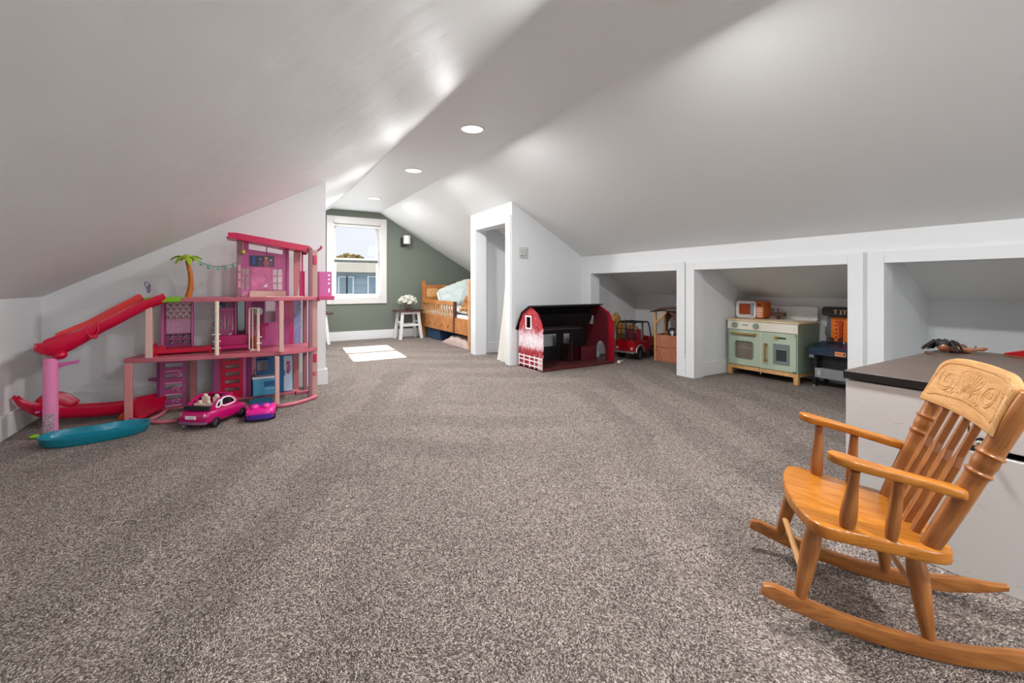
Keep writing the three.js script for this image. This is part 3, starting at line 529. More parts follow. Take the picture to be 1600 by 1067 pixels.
  for (const [a, L, dr] of [[3.14, 0.085, 0.030], [3.9, 0.075, 0.055], [5.0, 0.075, 0.060], [5.7, 0.085, 0.045], [0.15, 0.08, 0.022], [1.2, 0.07, 0.03], [2.2, 0.07, 0.03]]) {
    const c = Math.cos(a), s = -Math.sin(a), o = V(-0.340, 0.985, -3.50);
    const g = grid(8, 4, (u, v) => { const w = (0.004 + 0.023 * Math.sin(Math.min(1, u * 1.15) * Math.PI * 0.92) * (1 - 0.25 * Math.abs(Math.sin(u * 18)))) * (v - 0.5) * 2, r = u * L, y = 0.022 * Math.sin(u * 2.2) - dr * u * u - Math.abs(v - 0.5) * 0.012; return V(o.x + c * r - s * w, o.y + y, o.z + s * r + c * w); });
    const g2 = g.clone().translate(0, -0.004, 0); flip(g2); partAt2(h, tr, 'frond', [g, g2], P.leaf);
  }
  partAt2(h, tr, 'palm_crown', ball(-0.340, 0.988, -3.50, 0.024, 0.018, 0.024), P.leaf);
  // string of little lanterns from palm to roof column
  const gl = [V(-0.288, 0.972, -3.49), V(-0.245, 0.945, -3.49), V(-0.20, 0.932, -3.49), V(-0.15, 0.931, -3.49), V(-0.10, 0.945, -3.49), V(-0.062, 0.968, -3.50)];
  const gs = A('garland_string', tube(gl, 0.0022, 30, 6), mat(0x4d6f72, 0.5));
  const gc = new THREE.CatmullRomCurve3(gl);
  for (const t of [0.12, 0.30, 0.52, 0.70, 0.88]) { const p = gc.getPointAt(t); partAt2(h, gs, 'lantern', [ball(p.x, p.y - 0.013, p.z, 0.0105, 0.010, 0.0105, 14, 10), cyl(p.x, p.y - 0.003, p.z, 0.003, 0.006, 8)], P.mint); }
  // fan-shaped splash sign on the slide end
  A('splash_fan', [tube([V(-0.525, 0.76, -3.46), V(-0.541, 0.80, -3.46), V(-0.546, 0.822, -3.46), V(-0.530, 0.822, -3.46), V(-0.515, 0.80, -3.46)], 0.003, 24, 6), ext([[-0.534, 0.758], [-0.518, 0.758], [-0.517, 0.80], [-0.528, 0.812], [-0.536, 0.795]], -3.462, -3.459)], mat(0x75607a, 0.4));
}
function partAt2(root, parent, name, geo, m) {       // sub-part given in room coordinates (its part sits at the thing's origin)
  return part(parent, name, (Array.isArray(geo) ? geo : [geo]).map((g) => prep(g).translate(-root.position.x, -root.position.y, -root.position.z)), m);
}
// ------- slides, pole and pool
const trough = (w, d, t = 0.008, n = 10) => {     // U section, open upwards
  const o = [], i = [];
  for (let k = 0; k <= n; k++) { const a = Math.PI + (k / n) * Math.PI; o.push([Math.cos(a) * w, Math.sin(a) * d + d * 0.2]); i.push([Math.cos(a) * (w - t), Math.sin(a) * (d - t) + d * 0.2]); }
  o[0][1] = i[0][1] = d * 0.45; o[n][1] = i[n][1] = d * 0.45;
  return [...o, ...i.reverse()];
};
{
  const s = thing('toy_slide', 'red upper slide chute resting on the pink glitter pole beside the dollhouse', 'toy slide', [-0.86, 0, -3.3]);
  partAt(s, 'chute', sweep([V(-0.445, 0.735, -3.44), V(-0.56, 0.680, -3.42), V(-0.70, 0.588, -3.38), V(-0.83, 0.515, -3.34), V(-0.925, 0.472, -3.28), V(-0.962, 0.482, -3.265)], trough(0.050, 0.060), 44, (t) => [1 + 0.12 * smooth(0.6, 0.85, t) - 0.3 * smooth(0.9, 1, t), 0.78 + 0.50 * smooth(0.5, 0.85, t) - 0.75 * smooth(0.88, 1, t)], 0.6), P.red);
  partAt(s, 'chute', sweep([V(-0.585, 0.735, -3.60), V(-0.68, 0.668, -3.57), V(-0.80, 0.575, -3.50), V(-0.90, 0.515, -3.40)], trough(0.035, 0.048), 30, () => [1, 0.9], 0.6), mat(0xe44444, 0.3));
  partAt(s, 'chute_bracket', [tube([V(-0.772, 0.58, -3.315), V(-0.768, 0.53, -3.312), V(-0.752, 0.51, -3.318)], 0.004, 12, 6), tube([V(-0.735, 0.60, -3.325), V(-0.727, 0.555, -3.322), V(-0.735, 0.525, -3.322)], 0.004, 12, 6), cbox(-0.752, 0.515, -3.33, 0.04, 0.026, 0.03, 0.008)], P.red);
  partAt(s, 'chute_foot', ball(-0.87, 0.428, -3.275, 0.030, 0.024, 0.03), P.red);
  partAt(s, 'pole', [lathe([[0.030, 0.0], [0.030, 0.13], [0.032, 0.14], [0.030, 0.145], [0.031, 0.40], [0.028, 0.415], [0.0, 0.415]], 30).translate(-0.905, 0, -3.27)], mat(0xea86b4, 0.5, { bumpMap: drywall, bumpScale: 0.002 }));
  partAt(s, 'glitter_window', (() => { const g = new THREE.CylinderGeometry(0.0315, 0.0315, 0.115, 20, 1, true, -0.75, 1.5); return g.translate(-0.905, 0.066, -3.27); })(), T.glitter, 'window full of pink glitter');
  partAt(s, 'arm', [ext([[-0.90, 0.34], [-0.89, 0.385], [-0.79, 0.395], [-0.79, 0.385], [-0.86, 0.365]], -3.275, -3.262, 'xy', 0.003), tube([V(-0.803, 0.386, -3.268), V(-0.803, 0.376, -3.268), V(-0.80, 0.370, -3.268)], 0.0018, 8, 6), box(-0.963, -0.945, 0.128, 0.138, -3.275, -3.262, 0.002)], P.pink);
  partAt(s, 'pole_foot', ball(-0.958, 0.011, -3.25, 0.022, 0.011, 0.016), P.lime, 'lime green foot');
}
{
  const s = thing('toy_slide', 'long curled red slide chute lying on the carpet along the baseboard', 'toy slide', [-0.8, 0, -3.5]);
  const gch = sweep([V(-1.078, 0.205, -3.40), V(-1.060, 0.165, -3.42), V(-1.0, 0.112, -3.47), V(-0.92, 0.082, -3.50), V(-0.80, 0.066, -3.515), V(-0.68, 0.063, -3.515), V(-0.60, 0.064, -3.52)], trough(0.058, 0.052), 44, (t) => [0.25 + 0.75 * smooth(0, 0.22, t), 0.35 + 0.75 * smooth(0, 0.3, t) - 0.02 * t], 0.6);
  gch.computeBoundingBox(); partAt(s, 'chute', gch, P.red);
  partAt(s, 'chute_hood', sweep([V(-1.035, 0.135, -3.535), V(-1.0, 0.165, -3.545), V(-0.94, 0.160, -3.56), V(-0.87, 0.105, -3.575)], [[-0.02, -0.05], [0.02, -0.05], [0.022, 0], [0.014, 0.016], [-0.014, 0.016], [-0.022, 0]], 20, (t) => [1, 0.7 + 0.4 * Math.sin(t * Math.PI)], 0.6), P.red);
  const C = [[V(-0.615, 0.085, -3.61), V(-0.452, 0.105, -3.60)], [V(-0.54, 0.004, -3.335), V(-0.475, 0.016, -3.47)]];
  const lip = (d) => grid(18, 14, (u, v) => { const a = C[0][0].clone().lerp(C[0][1], u), b = C[1][0].clone().lerp(C[1][1], u), p = a.lerp(b, v); p.y += -0.045 * Math.sin(v * Math.PI) * (1 - 0.4 * u) - d + 0.008; p.x += -0.03 * Math.sin(v * Math.PI) * (1 - u) + 0.012 * Math.sin(v * 11) * (1 - u); p.y = Math.max(p.y, 0.012 - d); return p; });
  partAt(s, 'chute_lip', [lip(0), flip(lip(0.007))], P.red);
}
{
  const o = smoothLoop([[-0.235, 0.0], [-0.20, 0.085], [-0.10, 0.105], [0.0, 0.085], [0.10, 0.095], [0.20, 0.06], [0.232, -0.005], [0.19, -0.085], [0.06, -0.125], [-0.08, -0.125], [-0.19, -0.085]], 64);
  for (const q of o) { q[0] *= 0.92; q[1] *= 0.92; }
  const sc = (k) => o.map(([x, z]) => [x * k, z * k]);
  const t = thing('toy_pool', 'teal blue plastic toy pool lying in front of the red slide', 'toy pool', [-0.682, 0, -3.105], 0.20);
  const wall = []; const n = o.length;
  const rings = [[0.90, 0.002], [0.97, 0.010], [1.0, 0.038], [1.02, 0.042], [1.02, 0.048], [0.985, 0.048], [0.95, 0.020], [0.88, 0.012]];
  const g = grid(n, rings.length - 1, (u, v) => { const i = Math.round(u * n) % n, k = rings[Math.round(v * (rings.length - 1))]; return V(o[i][0] * k[0], k[1], -o[i][1] * k[0]); });
  part(t, 'rim', g, P.teal);
  part(t, 'bottom', ext(sc(0.90).map(([x, z]) => [x, -z]), 0.002, 0.013, 'xz'), P.teal);
}
solo('toy_clip', 'small orange plastic clip on the carpet behind the left dollhouse column', 'toy clip', [cbox(0, 0.016, 0, 0.03, 0.032, 0.022, 0.006), cyl(0.004, 0.034, 0, 0.010, 0.016, 14, 'z')], P.orange, [-0.645, 0, -3.435]);
// ------- loose furniture inside the dollhouse
{
  const b = thing('toy_bed', 'long low red toy bed on the middle floor of the dollhouse', 'toy bed', [-0.36, 0.362, -3.53]);
  part(b, 'frame', box(-0.145, 0.155, 0.008, 0.042, -0.05, 0.04, 0.008), P.red); part(b, 'headboard', ext(smoothLoop([[-0.05, 0], [0.05, 0], [0.045, 0.06], [0, 0.078], [-0.045, 0.06]], 30), -0.152, -0.140, 'zy', 0.003), P.red); part(b, 'headboard', ext(smoothLoop([[-0.028, 0.02], [0.028, 0.02], [0.024, 0.055], [0, 0.064], [-0.024, 0.055]], 24).map(([x, y]) => [x - 0.118, y]), 0.02, 0.034, 'xy', 0.003), P.red);
  for (const [x, z] of [[-0.135, -0.04], [-0.135, 0.03], [0.145, -0.04], [0.145, 0.03]]) part(b, 'leg', cbox(x, 0.006, z, 0.012, 0.012, 0.012), P.red);
  const s = thing('toy_sofa', 'hot pink toy sofa on the middle floor of the dollhouse', 'toy sofa', [-0.080, 0.362, -3.50]);
  part(s, 'backrest', box(-0.090, 0.086, 0.02, 0.106, -0.028, -0.008, 0.008), P.magenta); part(s, 'seat', box(-0.090, 0.086, 0.016, 0.042, -0.02, 0.036, 0.008), P.magenta);
  part(s, 'armrest', box(-0.094, -0.082, 0.016, 0.07, -0.02, 0.034, 0.005), P.magenta); part(s, 'armrest', box(0.078, 0.090, 0.016, 0.07, -0.02, 0.034, 0.005), P.magenta);
  for (const [x, z] of [[-0.082, -0.018], [-0.082, 0.028], [0.078, -0.018], [0.078, 0.028]]) part(s, 'leg', cbox(x, 0.01, z, 0.010, 0.02, 0.010, 0.002), P.hot);
}
// ------- toy cars
function wheel(parent, x, y, z, r, w) {
  const t = part(parent, 'wheel', [lathe([[r * 0.62, -w / 2], [r * 0.92, -w / 2], [r, -w / 2 + 0.004], [r, w / 2 - 0.004], [r * 0.92, w / 2], [r * 0.62, w / 2]], 28).rotateZ(Math.PI / 2).translate(x, y, z)], P.black);
  const sg = Math.sign(x), spokes = []; for (let i = 0; i < 7; i++) { const a = i / 7 * 6.283; spokes.push(rod(V(x + sg * w * 0.38, y, z), V(x + sg * w * 0.34, y + Math.cos(a) * r * 0.66, z + Math.sin(a) * r * 0.66), r * 0.09, r * 0.06, 6)); }
  part(t, 'rim', [cyl(x, y, z, r * 0.62, w * 0.5, 22, 'x'), ...spokes, cyl(x + sg * w * 0.4, y, z, r * 0.16, w * 0.2, 12, 'x')], mat(0x62626a, 0.35, { metalness: 0.6 }));
}
// lofted body: sections at z with half-width profile
function loft(sections, seg = 24) {      // sections: [z, halfWidth, yBottom, yTop, squareness]
  const n = sections.length, c = sections.map(([z, w, y0, y1, k = 3]) => Array.from({ length: seg }, (_, i) => { const a = i / seg * Math.PI * 2, ca = Math.cos(a), sa = Math.sin(a), f = Math.pow(Math.pow(Math.abs(ca), k) + Math.pow(Math.abs(sa), k), -1 / k); return V(ca * f * w, (y0 + y1) / 2 + sa * f * (y1 - y0) / 2, z); }));
  const pos = [], tri = (a, b, d) => pos.push(a.x, a.y, a.z, b.x, b.y, b.z, d.x, d.y, d.z);
  for (let i = 0; i < n - 1; i++) for (let j = 0; j < seg; j++) { const k = (j + 1) % seg; tri(c[i][j], c[i][k], c[i + 1][k]); tri(c[i][j], c[i + 1][k], c[i + 1][j]); }
  for (const [r, s] of [[c[0], -1], [c[n - 1], 1]]) { const m = V(0, r.reduce((t, p) => t + p.y, 0) / seg, r[0].z); for (let j = 0; j < seg; j++) { const k = (j + 1) % seg; s < 0 ? tri(m, r[k], r[j]) : tri(m, r[j], r[k]); } }
  let g = new THREE.BufferGeometry(); g.setAttribute('position', new THREE.Float32BufferAttribute(pos, 3)); g = mergeVertices(g, 1e-6); g.computeVertexNormals(); return boxUV(toCreasedNormals(g, 0.8));
}
{
  // pink hatchback, tail towards the viewer: local +z is its nose, heading away to the right
  const c = thing('toy_car', 'pink toy hatchback with white window frames and rolled black canvas top', 'toy car', [-0.172, 0, -3.115], Math.atan2(0.62, -0.78)); c.scale.setScalar(1.07);
  const pk = P.magenta, W = 0.092;
  part(c, 'car_body', loft([[-0.150, 0.058, 0.030, 0.072, 4], [-0.143, 0.078, 0.024, 0.084, 4], [-0.120, 0.088, 0.020, 0.096, 4], [-0.07, W, 0.018, 0.100, 4], [0.0, W, 0.017, 0.098, 4], [0.07, W, 0.018, 0.094, 4], [0.115, 0.088, 0.020, 0.084, 4], [0.142, 0.078, 0.024, 0.072, 4], [0.152, 0.058, 0.030, 0.060, 4]], 36), pk);
  // side roof rails carry the windows; canvas roof is folded at the back
  for (const s of [-1, 1]) {
    const out = smoothLoop([[-0.112, 0.094], [-0.085, 0.122], [-0.045, 0.146], [0.005, 0.152], [0.045, 0.138], [0.085, 0.100], [0.06, 0.092], [-0.04, 0.092]], 40);
    const w1 = [[-0.076, 0.102], [-0.072, 0.118], [-0.058, 0.132], [-0.050, 0.135], [-0.050, 0.102]], w2 = [[-0.036, 0.102], [-0.036, 0.138], [0.0, 0.141], [0.03, 0.131], [0.056, 0.103]];
    const r = part(c, 'roof_rail', ext(out, s > 0 ? 0.066 : -0.078, s > 0 ? 0.078 : -0.066, 'zy', 0.003, [w1, w2]), pk);
    const frame = (p) => tube(p.map(([z, y]) => V(s * 0.079, y, z)), 0.0042, 40, 6, true);
    part(r, 'window_frame', [frame(w1), frame(w2)], P.white); part(r, 'side_window', [ext(w1, s > 0 ? 0.070 : -0.073, s > 0 ? 0.073 : -0.070, 'zy'), ext(w2, s > 0 ? 0.070 : -0.073, s > 0 ? 0.073 : -0.070, 'zy')], new THREE.MeshPhysicalMaterial({ color: 0x2c2126, roughness: 0.08, transmission: 0.35, thickness: 0 }));
  }
  part(c, 'windscreen', ext([[0.052, 0.142], [0.092, 0.094], [0.088, 0.092], [0.048, 0.138]], -0.064, 0.064, 'zy'), new THREE.MeshPhysicalMaterial({ color: 0xb8919d, roughness: 0.06, transmission: 0.8, thickness: 0 }));
  part(c, 'windscreen_frame', [box(-0.070, 0.070, 0.140, 0.152, 0.034, 0.052, 0.004)], pk);
  part(c, 'folded_roof', [sweep([V(-0.070, 0.102, -0.110), V(-0.03, 0.106, -0.120), V(0.03, 0.106, -0.120), V(0.070, 0.102, -0.110)], [[-0.012, -0.010], [0.012, -0.010], [0.014, 0.004], [0.004, 0.012], [-0.008, 0.010]], 16)], mat(0x17131c, 0.8));
  for (const x of [-0.034, 0.034]) part(c, 'seat', [cbox(x, 0.118, -0.02, 0.048, 0.05, 0.014, 0.008), ball(x, 0.146, -0.022, 0.014, 0.012, 0.008)], P.cream);
  part(c, 'rear_bench', [box(-0.06, 0.06, 0.095, 0.118, -0.075, -0.06, 0.006), ball(-0.026, 0.124, -0.068, 0.012, 0.010, 0.007), ball(0.026, 0.124, -0.068, 0.012, 0.010, 0.007)], P.cream);
  part(c, 'steering_wheel', new THREE.TorusGeometry(0.017, 0.003, 8, 24).rotateX(-0.4).translate(-0.034, 0.122, 0.035), P.white);
  part(c, 'bumper', [sweep([V(-0.080, 0.036, -0.139), V(-0.045, 0.036, -0.153), V(0.045, 0.036, -0.153), V(0.080, 0.036, -0.139)], [[-0.004, -0.006], [0.004, -0.006], [0.004, 0.006], [-0.004, 0.006]], 18)], mat(0x9b6f93, 0.3, { metalness: 0.3 }));
  part(c, 'number_plate', uvBox01(box(-0.030, 0.030, 0.056, 0.073, -0.156, -0.152, 0.001)), printed(canvasTex(256, 80, (x, w, h) => { x.fillStyle = '#f1e6ea'; x.fillRect(0, 0, w, h); x.strokeStyle = '#4b3a46'; x.lineWidth = 6; x.beginPath(); x.moveTo(150, 30); x.bezierCurveTo(110, 20, 130, 60, 100, 44); x.bezierCurveTo(80, 30, 70, 60, 56, 50); x.stroke(); })));
  for (const x of [-0.066, 0.066]) part(c, 'tail_light', ball(x, 0.068, -0.139, 0.010, 0.015, 0.008), mat(0xc9a1a8, 0.2, { metalness: 0.4 }));
  part(c, 'exhaust', cyl(0.04, 0.02, -0.148, 0.006, 0.02, 12, 'z'), mat(0xcfcfd4, 0.25, { metalness: 0.8 }));
  for (const [x, z] of [[-0.082, -0.09], [0.082, -0.09], [-0.082, 0.095], [0.082, 0.095]]) wheel(c, x, 0.028, z, 0.028, 0.022);
}
{
  const c = thing('toy_car', 'small pink and purple toy convertible with a teal windscreen', 'toy car', [0.069, 0, -3.085], Math.PI - 0.10);
  part(c, 'car_body', loft([[-0.125, 0.05, 0.028, 0.060, 4], [-0.116, 0.068, 0.022, 0.070, 4], [-0.08, 0.078, 0.018, 0.082, 4], [-0.02, 0.078, 0.018, 0.074, 4], [0.05, 0.078, 0.018, 0.076, 4], [0.10, 0.07, 0.020, 0.066, 4], [0.122, 0.05, 0.026, 0.050, 4]], 32), mat(0xe2178f, 0.26));
  for (const x of [-0.03, 0.03]) part(c, 'headrest_bump', ball(x, 0.080, -0.075, 0.022, 0.016, 0.034), mat(0xe83a9c, 0.26));
  part(c, 'bumper', [sweep([V(-0.062, 0.030, -0.112), V(-0.045, 0.032, -0.126), V(0.045, 0.032, -0.126), V(0.062, 0.030, -0.112)], [[-0.005, -0.015], [0.005, -0.015], [0.005, 0.012], [-0.005, 0.012]], 18), box(-0.074, 0.074, 0.010, 0.024, -0.105, 0.105, 0.006)], mat(0x4a2390, 0.35), 'purple bumper');
  part(c, 'windscreen', grid(12, 4, (u, v) => { const a = (u - 0.5) * 2; return V(a * 0.066 * (1 - 0.12 * v), 0.074 + v * 0.042 * (1 - 0.10 * a * a), 0.028 - 0.018 * a * a - v * 0.024); }), new THREE.MeshPhysicalMaterial({ color: 0x58d0d6, roughness: 0.08, transmission: 0.75, thickness: 0 }), 'teal windscreen');
  part(c, 'windscreen_frame', tube(Array.from({ length: 13 }, (_, i) => { const a = (i / 12 - 0.5) * 2.0; return V(a * 0.066 * (0.88 + 0.12 * Math.pow(Math.abs(a), 6)), 0.074 + 0.042 * (1 - Math.pow(Math.abs(a), 6)), 0.004 + 0.006 * a * a); }), 0.0028, 36, 6), mat(0x2a2140, 0.4));
  part(c, 'seat', [box(-0.055, 0.055, 0.06, 0.078, -0.045, 0.02, 0.008)], mat(0x5b2fa0, 0.5));
  for (const s of [-1, 1]) part(c, 'tail_light', ball(s * 0.058, 0.060, -0.112, 0.009, 0.006, 0.006), mat(0xf3a3c8, 0.2));
  for (const [x, z] of [[-0.070, -0.07], [0.070, -0.07], [-0.070, 0.075], [0.070, 0.075]]) wheel(c, x, 0.022, z, 0.022, 0.02);
}

// ------------------------------------------------------------------ wood
function woodTex(seed, base, dark, light, n = 512) {      // grain runs along v; 0.5 m per repeat
  const r = rngOf(seed), off = r() * 50;
  return dataTex(n, n, (u, v) => {
    const warp = fbm(u * 5 + off, v * 2, 5, 2, 3) * 1.2, ring = 0.5 + 0.5 * Math.sin((u * 12 + warp * 5) * 6.283 / 1), fine = vnoise(u * 150, v * 5 + off, 150, 5), pore = vnoise(u * 240 + 7, v * 16, 240, 16);
    const t = clamp(ring * 0.34 + fine * 0.36 + fbm(u * 4, v * 4 + off, 4, 4, 3) * 0.45 - 0.1, 0, 1), k = pore > 0.86 ? 0.86 : 1;
    return [0, 1, 2].map((i) => (t < 0.5 ? lerp(dark[i], base[i], t * 2) : lerp(base[i], light[i], t * 2 - 1)) * k);
  }, true, 2, 2);
}
const W = {
  honey: mat(0xffffff, 0.32, { map: woodTex(1, [166, 105, 52], [140, 82, 36], [186, 126, 70]) }),
  seat: mat(0xffffff, 0.26, { map: woodTex(2, [188, 117, 38], [168, 98, 26], [202, 134, 54]) }),
  crest: mat(0xffffff, 0.38, { map: woodTex(3, [208, 156, 98], [192, 138, 82], [222, 176, 122]) }),
  oak: mat(0xffffff, 0.42, { map: woodTex(4, [190, 124, 66], [156, 92, 42], [214, 156, 98]) }),
  oakPost: mat(0xffffff, 0.45, { map: woodTex(5, [206, 158, 108], [178, 124, 76], [226, 186, 142]) }),
  pine: mat(0xffffff, 0.5, { map: woodTex(6, [222, 172, 112], [200, 144, 84], [236, 194, 140]) }),
  cedar: mat(0xffffff, 0.6, { map: woodTex(7, [192, 120, 88], [166, 96, 68], [208, 142, 110]) }),
  brown: mat(0xffffff, 0.55, { map: woodTex(8, [92, 58, 42], [66, 40, 30], [112, 76, 56]) }),
  dark: mat(0xffffff, 0.32, { map: woodTex(9, [74, 46, 40], [52, 32, 30], [96, 62, 52]) }),
  grey: mat(0xffffff, 0.5, { map: woodTex(10, [84, 74, 68], [62, 54, 50], [106, 94, 86]) }),
};
// ------------------------------------------------------------------ far end: stools, flowers, bed, sconce
function makeStool(label, pos, turn) {
  const t = thing('stool', label, 'stool', pos, turn);
  part(t, 'seat', ext(smoothLoop([[-0.235, 0], [-0.20, 0.11], [0, 0.145], [0.20, 0.11], [0.235, 0], [0.20, -0.11], [0, -0.145], [-0.20, -0.11]], 48), 0.412, 0.438, 'xz', 0.008), W.dark, 'dark polished wooden seat');
  for (const [x, z] of [[-1, -1], [-1, 1], [1, -1], [1, 1]]) {
    const g = box(-0.021, 0.021, 0, 0.412, -0.016, 0.016, 0.004), p = g.attributes.position;
    for (let i = 0; i < p.count; i++) { const k = 1 - p.getY(i) / 0.412; p.setX(i, p.getX(i) + x * (0.125 + 0.045 * k)); p.setZ(i, p.getZ(i) + z * (0.085 + 0.03 * k)); }
    g.computeVertexNormals(); part(t, 'leg', g, M.trim);
  }
  for (const z of [-1, 1]) part(t, 'stretcher', box(-0.135, 0.135, 0.19, 0.225, z * 0.099 - 0.009, z * 0.099 + 0.009, 0.003), M.trim);
  for (const x of [-1, 1]) part(t, 'stretcher', box(x * 0.145 - 0.009, x * 0.145 + 0.009, 0.24, 0.27, -0.09, 0.09, 0.003), M.trim);
  part(t, 'apron', [box(-0.13, 0.13, 0.375, 0.412, 0.078, 0.096, 0.002), box(-0.13, 0.13, 0.375, 0.412, -0.096, -0.078, 0.002)], M.trim);
  return t;
}
makeStool('white stool with a dark wooden seat carrying a vase of flowers beside the bed', [2.10, 0, -6.55], 0.10);
makeStool('white stool half hidden behind the left wall corner under the window', [0.785, 0, -6.52], -0.12);
{
  const r = rngOf(90), t = thing('flower_vase', 'glass vase of white flowers on the stool by the bed', 'vase', [2.085, 0.438, -6.53]);
  part(t, 'vase', lathe([[0.0, 0.001], [0.034, 0.001], [0.040, 0.02], [0.046, 0.05], [0.040, 0.075], [0.044, 0.085], [0.041, 0.085], [0.037, 0.075], [0.042, 0.05], [0.036, 0.02], [0.0, 0.008]], 26), new THREE.MeshPhysicalMaterial({ color: 0xc9b3b4, roughness: 0.12, transmission: 0.8, thickness: 0 }));
  const stem = [], petal = mat(0xf1efe6, 0.7), petal2 = mat(0xe3e8d2, 0.7), leafm = mat(0x7d9a68, 0.6);
  for (let i = 0; i < 9; i++) { const a = i * 2.4, R = 0.02 + 0.05 * r(); stem.push(tube([V(Math.cos(a) * 0.012, 0.02, Math.sin(a) * 0.012), V(Math.cos(a) * 0.02, 0.09, Math.sin(a) * 0.02), V(Math.cos(a) * R, 0.15, Math.sin(a) * R)], 0.003, 8, 5)); }
  part(t, 'stems', mergeGeometries(stem.map((g) => prep(g))), leafm);
  const bloom = () => { const g = []; for (let j = 0; j < 9; j++) { const a = j * 2.4, e = 0.2 + j * 0.13; g.push(grid(4, 3, (u, v) => { const w = Math.sin(Math.min(1, u * 1.1) * 2.9) * 0.016 * (v - 0.5) * 2, R = u * 0.036, up = R * Math.sin(e) + u * u * 0.006, out = R * Math.cos(e); return V(Math.cos(a) * out - Math.sin(a) * w, up, Math.sin(a) * out + Math.cos(a) * w); })); } return mergeGeometries(g.map((k) => prep(k))); };
  const bg = bloom();
  for (let i = 0; i < 22; i++) {
    const a = i * 2.4, e = Math.acos(1 - (i + 0.5) / 22 * 1.25), R = 0.085, g = bg.clone().rotateX(e * 0.9).rotateY(-a + Math.PI / 2).scale(1.15, 1.15, 1.15);
    const x = Math.cos(a) * Math.sin(e) * R * 1.25, y = 0.125 + Math.cos(e) * R * 0.75, z = Math.sin(a) * Math.sin(e) * R * 1.1;
    part(t, 'bloom', g.translate(x, y, z), i % 4 ? petal : petal2);
  }
  for (const [x, y, z, a] of [[0.085, 0.19, 0.03, 0.4], [0.12, 0.15, 0.02, 0.9], [-0.11, 0.13, 0.03, 2.6], [0.06, 0.21, -0.04, 0.6]]) part(t, 'leaf', ext(smoothLoop([[0, 0], [0.03, 0.012], [0.06, 0], [0.03, -0.012]], 16), -0.0008, 0.0008, 'xy').rotateZ(a).translate(x - 0.02, y - 0.02, z), leafm);
}
{
  // child's bed: head at the green wall, long side towards the room
  const x0 = 2.36, x1 = 3.02, zh = -6.66, zf = -4.92, t = thing('child_bed', 'honey oak child bed with a slatted guard rail in the alcove corner', 'bed', [2.69, 0, -5.8]), A = (n, g, m, l) => partAt(t, n, g, m, l);
  const post = (x, z, h, m) => A('post', [box(x - 0.028, x + 0.028, 0, h, z - 0.028, z + 0.028, 0.006)], m);
  post(x0 + 0.028, zh, 0.885, W.oak); post(x1 - 0.03, zh, 0.885, W.oak); post(x0 + 0.02, zf - 0.01, 0.885, W.oakPost); post(x1 - 0.03, zf - 0.01, 0.885, W.oakPost);
  const hb = A('headboard', box(x0 + 0.056, x1 - 0.058, 0.30, 0.80, zh - 0.012, zh + 0.012, 0.004), W.oak);
  partAt2(t, hb, 'carved_panel', [box(x0 + 0.075, x0 + 0.26, 0.63, 0.76, zh + 0.010, zh + 0.020, 0.004), ...[0, 1, 2].map((i) => tube([V(x0 + 0.10 + i * 0.055, 0.66, zh + 0.021), V(x0 + 0.115 + i * 0.055, 0.73, zh + 0.022), V(x0 + 0.13 + i * 0.055, 0.74, zh + 0.022), V(x0 + 0.145 + i * 0.055, 0.67, zh + 0.021)], 0.005, 12, 6))], W.pine);
  partAt2(t, hb, 'headboard_cap', box(x0 + 0.056, x1 - 0.058, 0.79, 0.82, zh - 0.02, zh + 0.02, 0.006), W.oak);
  A('footboard', box(x0 + 0.05, x1 - 0.058, 0.22, 0.80, zf - 0.024, zf + 0.002, 0.004), W.oak);
  A('side_rail', box(x0, x0 + 0.026, 0.17, 0.375, zh + 0.02, zf - 0.03, 0.004), W.oak);
  A('side_rail', box(x1 - 0.04, x1 - 0.014, 0.17, 0.375, zh + 0.02, zf - 0.03, 0.004), W.oak);
  A('carved_moulding', [0, 1, 2, 3].map((i) => tube([V(x0 - 0.002, 0.225, -6.35 + i * 0.24), V(x0 - 0.004, 0.265, -6.30 + i * 0.24), V(x0 - 0.004, 0.265, -6.24 + i * 0.24), V(x0 - 0.002, 0.225, -6.19 + i * 0.24)], 0.006, 14, 6)), W.oak);
  const zr = -5.42; A('guard_top', box(x0 - 0.008, x0 + 0.03, 0.535, 0.592, zh + 0.025, zr, 0.006), W.oak);
  for (let i = 0; i < 13; i++) { const z = lerp(zh + 0.10, zr - 0.03, i / 12); A('slat', box(x0 + 0.004, x0 + 0.016, 0.372, 0.54, z - 0.017, z + 0.017, 0.002), W.oakPost); }
  A('guard_end', box(x0 - 0.010, x0 + 0.032, 0.17, 0.592, zr, zr + 0.045, 0.005), W.brown);
  A('mattress', box(x0 + 0.03, x1 - 0.045, 0.20, 0.42, zh + 0.03, zf - 0.04, 0.04), mat(0xdfe3e0, 0.85));
}
